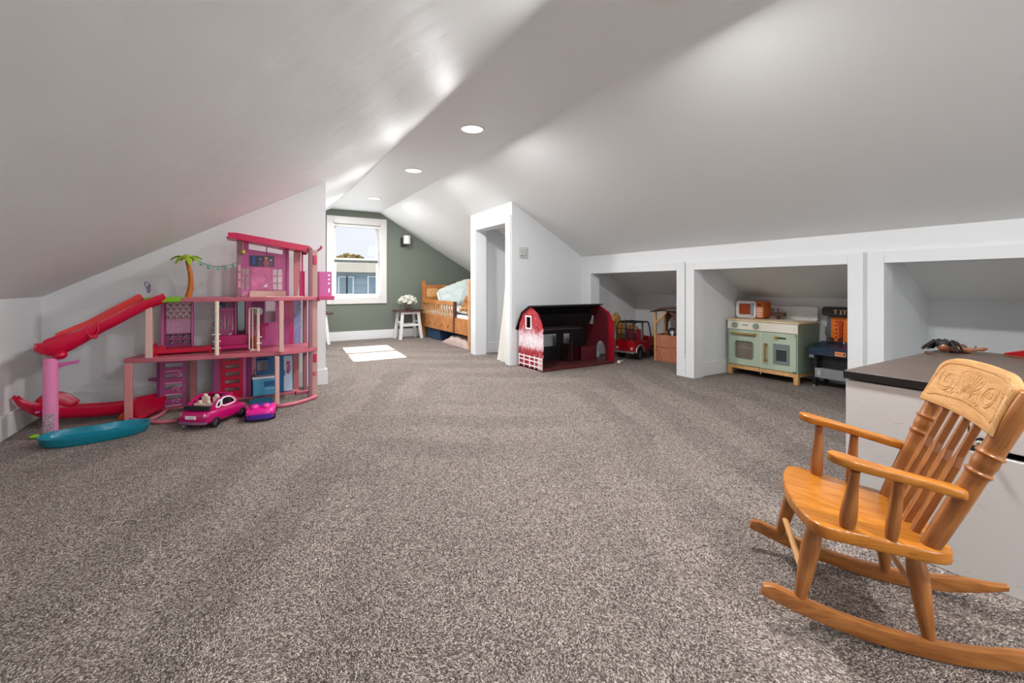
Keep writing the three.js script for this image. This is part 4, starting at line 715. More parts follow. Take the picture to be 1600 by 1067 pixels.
// soft pillow with a frilled edge
function cushion(w, h, d, wrinkle, seed) {
  const s = (sg) => grid(26, 20, (u, v) => { const a = (u - 0.5) * 2, b = (v - 0.5) * 2, e = Math.pow(Math.max(0, (1 - Math.pow(Math.abs(a), 3)) * (1 - Math.pow(Math.abs(b), 3))), 0.5), k = 1 + wrinkle * (fbm(u * 5 + seed, v * 5, 256, 256, 3) - 0.5); return V(a * w / 2 * (1 - 0.06 * b * b), b * h / 2 * (1 - 0.08 * a * a), sg * e * d / 2 * k); });
  return [s(1), flip(s(-1))];
}
{
  const m = mat(0xccd8d6, 0.85), t = thing('pillow', 'large pale blue pillow leaning on the bed headboard', 'pillow', [2.80, 0.42, -6.30], -0.62);
  const fix = (g) => g.rotateZ(0.38).rotateX(-0.30).translate(0, 0.245, -0.02);
  part(t, 'cover', cushion(0.56, 0.38, 0.20, 0.9, 3).map(fix), m);
  const fr = []; for (let i = 0; i <= 60; i++) { const a = i / 60 * 6.283, c = Math.cos(a), s = Math.sin(a), k = Math.pow(Math.pow(Math.abs(c), 6) + Math.pow(Math.abs(s), 6), -1 / 6); fr.push([c * k * 0.28, s * k * 0.178, Math.sin(i * 2.1) * 0.010]); }
  part(t, 'frill', fix(grid(60, 2, (u, v) => { const [x, y, z] = fr[Math.round(u * 60)]; return V(x * (0.95 + 0.12 * v), y * (0.93 + 0.16 * v), z * v); })), mat(0xe3e9e6, 0.9));
}
{
  const s = smooth, t = solo('duvet', 'pale floral duvet spread over the child bed mattress', 'duvet', grid(30, 34, (u, v) => { const x = lerp(2.40, 2.98, u), z = lerp(-6.15, -4.98, v); return V(x, 0.425 + 0.045 * fbm(u * 5, v * 7, 256, 256, 3) + 0.05 * (1 - v) * s(0, 0.3, u), z); }), printed(blotch(61, '#d9dfdb', ['#c9d4d0', '#e6e6de', '#b9c6c0', '#e2d8c8'], 90, 9), 0.9));
  const b = thing('teddy_bear', 'small light brown teddy bear lying on the bed by the footboard', 'teddy bear', [2.47, 0.475, -5.20]);
  part(b, 'body', body([[0, 0.05, 0, 0.045, 0, 0.10, 0, 0.038], [0, 0.145, 0.005, 0.042, 0, 0.15, 0.005, 0.042], [-0.03, 0.19, 0, 0.014, -0.03, 0.192, 0, 0.014], [0.03, 0.19, 0, 0.014, 0.03, 0.192, 0, 0.014], [0, 0.135, 0.04, 0.016, 0, 0.135, 0.045, 0.016], [-0.04, 0.10, 0.01, 0.018, -0.075, 0.06, 0.03, 0.018], [0.04, 0.10, 0.01, 0.018, 0.075, 0.06, 0.03, 0.018], [-0.03, 0.02, 0.02, 0.022, -0.05, 0.012, 0.075, 0.022], [0.03, 0.02, 0.02, 0.022, 0.05, 0.012, 0.075, 0.022]], 0.007, 0.016), mat(0xb07a44, 0.95));
  part(b, 'eye', [ball(-0.015, 0.158, 0.043, 0.005), ball(0.015, 0.158, 0.043, 0.005)], P.black); part(b, 'nose', ball(0, 0.142, 0.061, 0.006, 0.005, 0.004), P.black);
  b.rotation.y = -1.3;
  const c = thing('floor_cushion', 'taupe scalloped cushion lying on the carpet under the bed', 'cushion', [2.47, 0, -5.38], 0);
  part(c, 'cover', grid(30, 20, (u, v) => { const a = (u - 0.5) * 2, b2 = (v - 0.5) * 2, e = Math.pow(Math.max(0, (1 - Math.pow(Math.abs(a), 4)) * (1 - b2 * b2)), 0.5), sc = 0.03 * Math.abs(Math.sin(v * 12)); return V(a * (0.12 - 0.0 * sc), 0.004 + e * 0.135 - sc * e, b2 * 0.40); }), mat(0xb8a29b, 0.9));
  const bx = thing('storage_box', 'dark blue storage box pushed under the head of the bed', 'box', [2.60, 0, -6.22]);
  part(bx, 'body', box(-0.20, 0.20, 0, 0.15, -0.32, 0.20, 0.015), mat(0x24405f, 0.6)); part(bx, 'lid', box(-0.205, 0.205, 0.145, 0.162, -0.325, 0.205, 0.008), mat(0x2a4a6e, 0.6));
}
{
  const t = thing('wall_sconce', 'wall lamp with a white cylinder shade on the green wall', 'wall lamp', [2.095, 1.415, zG]);
  part(t, 'backplate', box(-0.055, -0.004, 0.0, 0.145, 0, 0.016, 0.003), mat(0x2f2b2b, 0.5)); part(t, 'arm', [rod(V(0.0, 0.02, 0.012), V(0.025, 0.022, 0.075), 0.009), cyl(0.025, 0.026, 0.08, 0.030, 0.026, 22)], mat(0x2f2b2b, 0.45));
  part(t, 'shade', lathe([[0.0, 0.04], [0.050, 0.042], [0.053, 0.05], [0.053, 0.172], [0.048, 0.172], [0.048, 0.05], [0, 0.048]], 30).translate(0.025, 0, 0.08), mat(0xe9e9ea, 0.5));
}
{
  const r = rngOf(70), t = solo('closet_curtain', 'white cloth curtain hanging inside the right of the closet doorway', 'curtain', (() => { const f = (o) => grid(26, 24, (u, v) => { const y = 1.40 * (1 - v), sp = 0.015 + 0.175 * Math.pow(v, 2.1), z = -3.905 - u * sp - 0.012 * Math.sin(v * 3), x = 2.345 - 0.045 * v + 0.016 * Math.sin(u * 17 + v * 2.5) * (0.3 + v) + o; return V(x, Math.max(0.003, y + (v > 0.97 ? 0.012 * Math.sin(u * 9) : 0)), z); }); return [f(0), flip(f(0.002))]; })(), mat(0xf0ede4, 0.85));
  const s = thing('light_switch', 'white double light switch plate on the closet side wall', 'light switch', [2.42, 1.147, -3.7665], 0.135);
  part(s, 'plate', box(-0.058, 0.058, -0.056, 0.056, 0, 0.007, 0.003), mat(0xc6c6c4, 0.4));
  for (const x of [-0.025, 0.025]) part(s, 'rocker', box(x - 0.017, x + 0.017, -0.034, 0.034, 0.005, 0.011, 0.002), mat(0xbcbcba, 0.4));
  part(s, 'dimmer_slider', box(-0.045, -0.01, -0.040, -0.036, 0.006, 0.012, 0.001), mat(0x77736f, 0.5));
}
// ------------------------------------------------------------------ outside the far window: neighbour's house and an autumn tree
{
  const z = -16, A0 = thing('neighbour_house', 'blue-grey neighbouring house with a pale roof seen through the window', 'house', [3.2, -3, z]), A = (n, g, m, l) => partAt(A0, n, g, m, l);
  for (let i = 0; i < 18; i++) { const y = -0.6 + i * 0.105; A('siding', box(-1.5, 8, y, y + 0.103, z - 0.1, z + 0.012 * (i % 2) + 0.02), mat([0x8fa5b4, 0x879dac, 0x95abb9][i % 3], 0.8)); }
  A('wall', box(-1.5, 8, -3, -0.6, z - 0.1, z + 0.02), mat(0x8aa0af, 0.8));
  A('roof', ext([[z + 0.35, 1.22], [z + 0.30, 1.28], [z - 1.6, 1.76], [z - 1.6, 1.66], [z - 0.1, 1.22]], -1.8, 8.3, 'zy'), new THREE.MeshPhysicalMaterial({ color: 0x62625e, roughness: 1, specularIntensity: 0 }));
  A('eave', [box(-1.8, 8.3, 1.205, 1.245, z + 0.30, z + 0.36)], mat(0x6d7c86, 0.7));
  A('ridge', box(-1.8, 8.3, 1.68, 1.76, z - 1.68, z - 1.58), mat(0x59615e, 0.8));
  for (const [x0, x1, y0, y1] of [[2.69, 2.91, 0.5, 1.10], [2.96, 3.12, 0.55, 1.10], [3.68, 3.98, 0.45, 1.12]]) { const f = A('window', box(x0 - 0.05, x1 + 0.05, y0 - 0.05, y1 + 0.05, z, z + 0.06), mat(0xdfe7ec, 0.6)); partAt2(A0, f, 'pane', box(x0, x1, y0, y1, z + 0.055, z + 0.065), mat(0x7c95a5, 0.15)); }
  const r = rngOf(88), t = thing('autumn_tree', 'yellow autumn tree top rising behind the neighbouring roof', 'tree', [3.72, -3, -20]);
  part(t, 'trunk', rod(V(0, 0, 0), V(0, 4.4, 0), 0.16, 0.06), mat(0x5c4a3a, 0.9));
  const leaves = []; for (let i = 0; i < 1300; i++) { const a = r() * 6.283, b = Math.acos(2 * r() - 1), R = Math.cbrt(r()); leaves.push(new THREE.PlaneGeometry(0.16, 0.11).rotateX(r() * 6).rotateY(r() * 6).translate(Math.cos(a) * Math.sin(b) * R * 0.72 + 0.1, 4.72 + Math.cos(b) * R * 0.50, Math.sin(a) * Math.sin(b) * R * 0.6)); }
  const c = part(t, 'crown', mergeGeometries(leaves.map((g) => prep(g))), mat(0xa08c50, 0.9, { side: THREE.DoubleSide })); c.userData.kind = 'stuff';
}

// ------------------------------------------------------------------ barn and the toys in the first niche
{
  const r = rngOf(12), t = thing('toy_barn', 'red toy barn with a black roof and an open front beside the closet', 'toy barn', [2.335, 0, -3.305]);
  const distress = canvasTex(512, 512, (c, w, h) => {      // red boards with white paint dragged on by a dry brush across the middle
    c.fillStyle = '#a60f22'; c.fillRect(0, 0, w, h);
    for (let i = 0; i < 8; i++) { c.fillStyle = i % 2 ? '#b01a2a' : '#9c1024'; c.fillRect(i * 64, 0, 62, h); c.fillStyle = '#5a0d18'; c.fillRect(i * 64 + 62, 0, 2, h); }
    for (let i = 0; i < 5200; i++) { const x = r() * w, y = (0.5 + (r() + r() + r() - 1.5) * 0.34) * h, near = Math.exp(-Math.pow((y / h - 0.50) / 0.095, 2)); if (r() > 0.05 + near * 0.95) continue; c.fillStyle = ['rgba(240,228,232,.85)', 'rgba(226,205,213,.7)', 'rgba(250,245,246,.9)'][i % 3]; c.fillRect(x, y, 1.4 + r() * 2.6, 12 + r() * 54 * (0.4 + near)); }
    for (let i = 0; i < 420; i++) { c.fillStyle = 'rgba(60,8,18,.55)'; c.fillRect(r() * w, r() * h, 1.5, 10 + r() * 40); }
    for (let i = 0; i < 300; i++) { c.fillStyle = 'rgba(222,70,62,.6)'; c.fillRect(r() * w, r() * h * 0.35, 2, 8 + r() * 30); }
  });
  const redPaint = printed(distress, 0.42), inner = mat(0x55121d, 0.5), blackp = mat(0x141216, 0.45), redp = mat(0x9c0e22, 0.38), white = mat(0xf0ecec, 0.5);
  const L = 0.885, prof = [[0, 0], [0, 0.37], [-0.018, 0.44], [-0.08, 0.535], [-0.21, 0.60], [-0.34, 0.535], [-0.402, 0.44], [-0.42, 0.36], [-0.42, 0]];
  const win = rect(-0.275, -0.198, 0.395, 0.50);
  const gable = (x0, x1, holes) => ext(prof, x0, x1, 'zy', 0, holes);
  // left gable: painted outside
  const lg = gable(0, 0.010, [win]); { const p = lg.attributes.position, u = lg.attributes.uv; for (let i = 0; i < p.count; i++) u.setXY(i, (p.getZ(i) + 0.42) / 0.42, p.getY(i) / 0.6 * 0.98); }
  part(t, 'gable_wall', lg, redPaint, 'gable with white paint dry-brushed over red boards');
  part(t, 'window_frame', ext(rect(-0.288, -0.185, 0.382, 0.513), -0.006, 0.001, 'zy', 0, [win]), white);
  for (const y of [0.030, 0.075, 0.112]) part(t, 'fence_rail', box(-0.005, 0.0, y, y + 0.010, -0.415, -0.004), white);
  for (const z of [-0.405, -0.315, -0.215, -0.13, -0.066, -0.040, -0.010]) part(t, 'fence_post', box(-0.007, 0.0, 0.012, 0.128, z - 0.004, z + 0.004), white);
  const HOLES = [rect(-0.365, -0.29, 0.385, 0.48), smoothLoop([[-0.26, 0.03], [-0.11, 0.03], [-0.11, 0.14], [-0.14, 0.20], [-0.185, 0.22], [-0.23, 0.20], [-0.26, 0.14]], 40)];
  part(t, 'gable_shade_sheet', ext([[-0.065, 0.02], [-0.065, 0.50], [-0.10, 0.53], [-0.21, 0.588], [-0.33, 0.53], [-0.395, 0.44], [-0.41, 0.36], [-0.41, 0.02]], L - 0.004, L - 0.0005, 'zy', 0, HOLES), inner, 'inner face with its shade put in as dark maroon');  // added sheet: inside shade put into its colour, front edge left red
  part(t, 'gable_wall', ext(prof, L, L + 0.010, 'zy', 0, HOLES), redp, 'plain red gable with an arched doorway');
  part(t, 'gable_edge', [sweep([V(L + 0.005, 0.0, 0.002), V(L + 0.005, 0.37, 0.002), V(L + 0.005, 0.44, -0.016), V(L + 0.005, 0.535, -0.073)], [[-0.008, -0.003], [0.008, -0.003], [0.008, 0.003], [-0.008, 0.003]], 24)], redp);
  part(t, 'base', box(0, L + 0.01, 0, 0.018, -0.42, 0.004, 0.002), mat(0x4a1f1f, 0.5));
  part(t, 'back_wall', ext(rect(0.01, L, 0.018, 0.36), -0.42, -0.41, 'xy', 0, [rect(0.30, 0.47, 0.165, 0.295), rect(0.565, 0.65, 0.165, 0.29)]), blackp);
  const rf = (a, b, up) => { const d = V(0, b[1] - a[1], b[0] - a[0]), len = d.length(), ang = Math.atan2(d.y, d.z); return box(-0.018, L + 0.035, 0, 0.008, 0, len).rotateX(-ang).translate(0, a[1] + up, a[0]); };
  part(t, 'roof_panel', [rf([-0.460, 0.345], [-0.404, 0.435], 0)], blackp); part(t, 'roof_panel', rf([-0.406, 0.435], [-0.341, 0.536], 0), blackp); part(t, 'roof_panel', rf([-0.343, 0.534], [-0.205, 0.604], 0), blackp);
  part(t, 'roof_panel', [box(-0.018, L + 0.035, 0.596, 0.606, -0.220, -0.18, 0.002)], blackp);
  part(t, 'roof_lining', rf([-0.402, 0.36], [-0.33, 0.52], 0).scale(0.96, 1, 1).translate(0.018, -0.01, 0.01), blackp);
  part(t, 'loft_floor', box(0.01, 0.60, 0.365, 0.378, -0.41, -0.14, 0.002), mat(0x2a1c1e, 0.5));
  part(t, 'stall_divider', box(0.50, 0.51, 0.018, 0.20, -0.38, -0.20, 0.002), mat(0x2b1519, 0.5)); part(t, 'stall_post', box(0.50, 0.512, 0.018, 0.365, -0.21, -0.198), mat(0x33181c, 0.5));
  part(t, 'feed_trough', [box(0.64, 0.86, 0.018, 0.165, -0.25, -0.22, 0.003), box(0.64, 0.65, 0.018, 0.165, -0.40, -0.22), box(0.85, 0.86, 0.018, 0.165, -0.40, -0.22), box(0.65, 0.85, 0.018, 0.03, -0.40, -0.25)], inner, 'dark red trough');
  part(t, 'threshold', box(0.012, L, 0.018, 0.026, -0.012, 0.004, 0.002), mat(0x6b1c22, 0.5));
  const k = thing('toy_ladder', 'thin white strip of wood lying on the carpet behind the right end of the barn', 'toy', [3.30, 0, -3.30], 0.5); part(k, 'strip', box(0, 0.16, 0, 0.012, -0.012, 0.012, 0.002), mat(0xd9cdc2, 0.6)); part(k, 'peg', box(-0.008, 0.004, 0, 0.026, -0.014, 0.014, 0.002), white);
}
{
  // red toy jeep with an open black cage, tail to the viewer; local +z is its nose
  const t = thing('toy_truck', 'red toy off-road truck with an open black cage behind the barn', 'toy truck', [3.775, 0, -3.485], Math.atan2(0.97, -0.20)); t.scale.setScalar(1.06);
  const red = mat(0xa81020, 0.32), cage = mat(0x1c1a1c, 0.4), silver = mat(0xb9b9bb, 0.3, { metalness: 0.6 });
  const hw = 0.112;
  const sideP = (() => { const o = [[-0.24, 0.075], [-0.24, 0.195], [-0.10, 0.20], [-0.06, 0.175], [0.05, 0.175], [0.07, 0.205], [0.235, 0.195], [0.245, 0.16], [0.245, 0.08]]; const arch = (c) => { const a = []; for (let i = 0; i <= 10; i++) { const q = Math.PI * (i / 10); a.push([c + Math.cos(q) * 0.068, 0.076 + Math.sin(q) * 0.066]); } return a; }; return [...o.slice(0, 9), ...arch(0.155), ...arch(-0.145)]; })();
  part(t, 'side_panel', ext(sideP, hw - 0.014, hw, 'zy', 0.003), red); part(t, 'side_panel', ext(sideP, -hw, -hw + 0.014, 'zy', 0.003), red);
  part(t, 'floor_pan', box(-hw + 0.014, hw - 0.014, 0.07, 0.095, -0.24, 0.24, 0.003), mat(0x22181a, 0.6));
  part(t, 'tailgate', box(-hw, hw, 0.08, 0.195, -0.250, -0.238, 0.004), red); part(t, 'bonnet', box(-hw + 0.01, hw - 0.01, 0.18, 0.21, 0.075, 0.24, 0.010), red);
  part(t, 'bumper', box(-hw - 0.006, hw + 0.006, 0.068, 0.088, -0.268, -0.246, 0.006), silver, 'silver rear bumper');
  for (const x of [-0.085, 0.085]) part(t, 'tail_light', box(x - 0.012, x + 0.012, 0.105, 0.130, -0.256, -0.248, 0.002), mat(0xe3b9b2, 0.25));
  for (const s of [-1, 1]) part(t, 'fender', tube(Array.from({ length: 11 }, (_, i) => { const q = Math.PI * (i / 10); return V(s * (hw + 0.006), 0.074 + Math.sin(q) * 0.074, -0.145 + Math.cos(q) * 0.074); }), 0.008, 20, 8), silver);
  for (const [x, z] of [[-0.105, -0.145], [0.105, -0.145], [-0.105, 0.155], [0.105, 0.155]]) { wheel(t, x, 0.060, z, 0.060, 0.042); }
  // cage
  const y1 = 0.378, bars = [];
  for (const s of [-1, 1]) { bars.push(tube([V(s * 0.10, 0.19, -0.235), V(s * 0.098, 0.36, -0.225), V(s * 0.096, y1, -0.20), V(s * 0.095, y1, 0.0), V(s * 0.094, y1 - 0.004, 0.05), V(s * 0.10, 0.20, 0.11)], 0.007, 40, 8)); bars.push(rod(V(s * 0.10, 0.19, -0.07), V(s * 0.096, y1, -0.07), 0.008)); }
  for (const z of [-0.20, -0.07, 0.03]) bars.push(rod(V(-0.096, y1, z), V(0.096, y1, z), 0.0065));
  for (const x of [-0.03, 0.03]) bars.push(rod(V(x, y1, -0.20), V(x, y1, 0.03), 0.0045));
  for (const y of [0.25, 0.31]) bars.push(rod(V(-0.098, y, -0.23), V(0.098, y, -0.23), 0.004));
  for (const x of [-0.05, 0.0, 0.05]) bars.push(rod(V(x, 0.19, -0.236), V(x, 0.36, -0.226), 0.004));
  for (const b of bars) part(t, 'cage_bar', b, cage);
  for (const s of [-1, 1]) part(t, 'cage_plate', box(s * 0.10 - 0.004, s * 0.10 + 0.004, 0.20, 0.37, -0.095, -0.055, 0.002), silver, 'riveted silver plate');
  part(t, 'antenna', rod(V(0.09, y1, -0.1), V(0.09, y1 + 0.03, -0.1), 0.002), cage);
  part(t, 'windscreen', ext([[0.105, 0.20], [0.112, 0.20], [0.062, 0.37], [0.055, 0.37]], -0.09, 0.09, 'zy'), new THREE.MeshPhysicalMaterial({ color: 0xffffff, roughness: 0.05, transmission: 0.9, thickness: 0 })); 
  for (const x of [-0.05, 0.05]) { const s = part(t, 'seat', [box(x - 0.035, x + 0.035, 0.13, 0.17, -0.06, 0.04, 0.01), box(x - 0.035, x + 0.035, 0.15, 0.30, -0.075, -0.045, 0.012)], mat(0x7c1420, 0.6)); }
  part(t, 'dashboard', box(-0.09, 0.09, 0.17, 0.225, 0.06, 0.085, 0.006), red); part(t, 'steering_wheel', new THREE.TorusGeometry(0.024, 0.004, 8, 24).rotateX(-0.5).translate(0.05, 0.225, 0.045), P.black);
  const g2 = solo('toy_bale', 'pale tan block lying in the bed of the red toy truck', 'toy block', box(-0.085, 0.06, 0.0, 0.085, -0.05, 0.03, 0.008), mat(0xb99c72, 0.8), [3.645, 0.104, -3.455], Math.atan2(0.97, -0.20));
  solo('toy_bale', 'smaller tan block near the front seat of the red toy truck', 'toy block', box(-0.03, 0.03, 0.0, 0.075, -0.02, 0.02, 0.006), mat(0xc0a276, 0.8), [3.753, 0.107, -3.41], Math.atan2(0.97, -0.20) + 0.3);
}
{
  // palomino toy horse, facing left
  const t = thing('toy_horse', 'tan toy horse standing behind the red toy truck', 'toy horse', [3.865, 0, -3.755], -0.10);
  const X = (pts) => pts; const coat = mat(0xb5803f, 0.4), mane = mat(0x8c5f30, 0.6);
  part(t, 'body', body([[0.10, 0.285, 0, 0.058, -0.06, 0.28, 0, 0.062], [-0.06, 0.29, 0, 0.058, -0.115, 0.36, 0, 0.042], [-0.115, 0.36, 0, 0.042, -0.145, 0.43, 0, 0.034], [-0.145, 0.432, 0, 0.034, -0.185, 0.405, 0, 0.027], [-0.185, 0.405, 0, 0.026, -0.215, 0.372, 0, 0.021], [-0.138, 0.46, 0.016, 0.010, -0.134, 0.487, 0.02, 0.004], [-0.138, 0.46, -0.016, 0.010, -0.134, 0.487, -0.02, 0.004],
    [-0.075, 0.26, 0.032, 0.03, -0.078, 0.14, 0.032, 0.014], [-0.078, 0.14, 0.032, 0.015, -0.078, 0.02, 0.032, 0.011], [-0.075, 0.26, -0.032, 0.03, -0.07, 0.14, -0.032, 0.014], [-0.07, 0.14, -0.032, 0.015, -0.075, 0.02, -0.032, 0.011], [0.11, 0.27, 0.034, 0.04, 0.095, 0.18, 0.034, 0.020], [0.095, 0.18, 0.034, 0.018, 0.13, 0.12, 0.034, 0.013], [0.13, 0.12, 0.034, 0.013, 0.118, 0.02, 0.034, 0.011], [0.11, 0.27, -0.034, 0.04, 0.10, 0.18, -0.034, 0.020], [0.10, 0.18, -0.034, 0.018, 0.135, 0.12, -0.034, 0.013], [0.135, 0.12, -0.034, 0.013, 0.125, 0.02, -0.034, 0.011]], 0.0075, 0.02), coat);
  for (const [x, z] of [[-0.080, 0.032], [-0.077, -0.032], [0.115, 0.034], [0.122, -0.034]]) part(t, 'hoof', cyl(x, 0.0125, z, 0.017, 0.025, 14, 'y', 0.014), mat(0x5b4630, 0.6));
  part(t, 'mane', sweep([V(-0.145, 0.468, 0), V(-0.110, 0.44, 0), V(-0.080, 0.38, 0), V(-0.03, 0.345, 0)], [[-0.010, -0.016], [0.010, -0.016], [0.007, 0.014], [-0.007, 0.014]], 16), mane); part(t, 'tail', sweep([V(0.155, 0.31, 0), V(0.19, 0.26, 0), V(0.195, 0.14, 0), V(0.185, 0.06, 0)], [[-0.012, -0.012], [0.012, -0.012], [0.012, 0.012], [-0.012, 0.012]], 14, (u) => [1.1 - u * 0.6, 1.1 - u * 0.6]), mane);
  for (const z of [-1, 1]) part(t, 'eye', ball(-0.166, 0.436, z * 0.026, 0.006, 0.006, 0.004), P.black);
  part(t, 'bridle', [new THREE.TorusGeometry(0.026, 0.003, 6, 20).rotateY(Math.PI / 2).rotateZ(0.75).translate(-0.192, 0.398, 0)], mat(0x4a2f20, 0.6));
}
{
  // wooden toy stable with an arched front and brown roof
  const t = thing('toy_stable', 'wooden toy stable with a brown roof and arched opening in the first niche', 'toy stable', [3.735, 0, -3.215], -1.326);
  const w = 0.42, A = (n, g, m, l) => part(t, n, g, m, l);
  A('front_board', box(0.018, w - 0.018, 0.0, 0.150, -0.012, 0.0, 0.002), W.cedar); A('front_board', box(0.018, w - 0.018, 0.153, 0.282, -0.012, 0.0, 0.002), W.cedar);
  for (const x of [0, w - 0.022]) { A('corner_post', box(x, x + 0.022, 0, 0.525, -0.022, 0.003, 0.003), W.pine); A('corner_post', box(x, x + 0.022, 0, 0.525, -0.25, -0.228, 0.003), W.pine); }
  A('arch_panel', ext([[0.022, 0.30], [0.042, 0.30], [0.045, 0.40], [0.09, 0.47], [0.14, 0.495], [0.19, 0.47], [0.235, 0.40], [0.24, 0.30], [w - 0.022, 0.30], [w - 0.022, 0.525], [0.022, 0.525]], -0.245, -0.235, 'xy', 0.001), W.brown);
  A('brace', [ext([[0.020, 0.40], [0.020, 0.43], [0.115, 0.525], [0.145, 0.525]], -0.016, -0.002, 'xy', 0.002)], W.pine);
  A('brace', [ext([[0.23, 0.30], [0.255, 0.30], [0.255, 0.525], [0.16, 0.525], [0.205, 0.48], [0.23, 0.43]], -0.018, -0.004, 'xy', 0.002)], W.brown);
  A('side_panel', box(0, 0.012, 0.0, 0.28, -0.24, -0.02), W.cedar); A('side_panel', box(w - 0.012, w, 0.0, 0.28, -0.24, -0.02), W.cedar); A('back_board', box(0.02, w - 0.02, 0.0, 0.28, -0.248, -0.236), W.cedar);
  A('roof_board', ext([[-0.03, 0.520], [0.09, 0.558], [0.09, 0.572], [-0.035, 0.532]], -0.27, 0.03, 'xy', 0.002), W.brown); A('roof_board', ext([[0.088, 0.556], [w - 0.09, 0.556], [w - 0.09, 0.572], [0.088, 0.572]], -0.27, 0.03, 'xy', 0.002), W.brown); A('roof_board', ext([[w - 0.09, 0.558], [w + 0.03, 0.520], [w + 0.035, 0.532], [w - 0.09, 0.572]], -0.27, 0.03, 'xy', 0.002), W.brown);
  for (const [x, y] of [[0.028, 0.115], [0.028, 0.245]]) A('screw_cap', cyl(x, y, 0.002, 0.005, 0.006, 12, 'z'), W.brown);
  A('floor_board', box(0.02, w - 0.02, 0.002, 0.014, -0.236, -0.012), W.cedar); A('inner_shelf', box(0.02, w - 0.02, 0.245, 0.256, -0.236, -0.012), W.brown);
  const q = thing('ring_toy', 'black ring toy with a white stem inside the wooden toy stable', 'toy', [3.735 + 0.1215, 0.256, -3.075], -1.1);
  part(q, 'ring', new THREE.TorusGeometry(0.040, 0.012, 10, 32).translate(0, 0.052, 0), P.black); part(q, 'stem', [cyl(0, 0.052, 0, 0.014, 0.02, 18, 'z'), rod(V(0, 0.05, 0), V(0, 0.014, 0), 0.010, 0.012)], P.white);
}
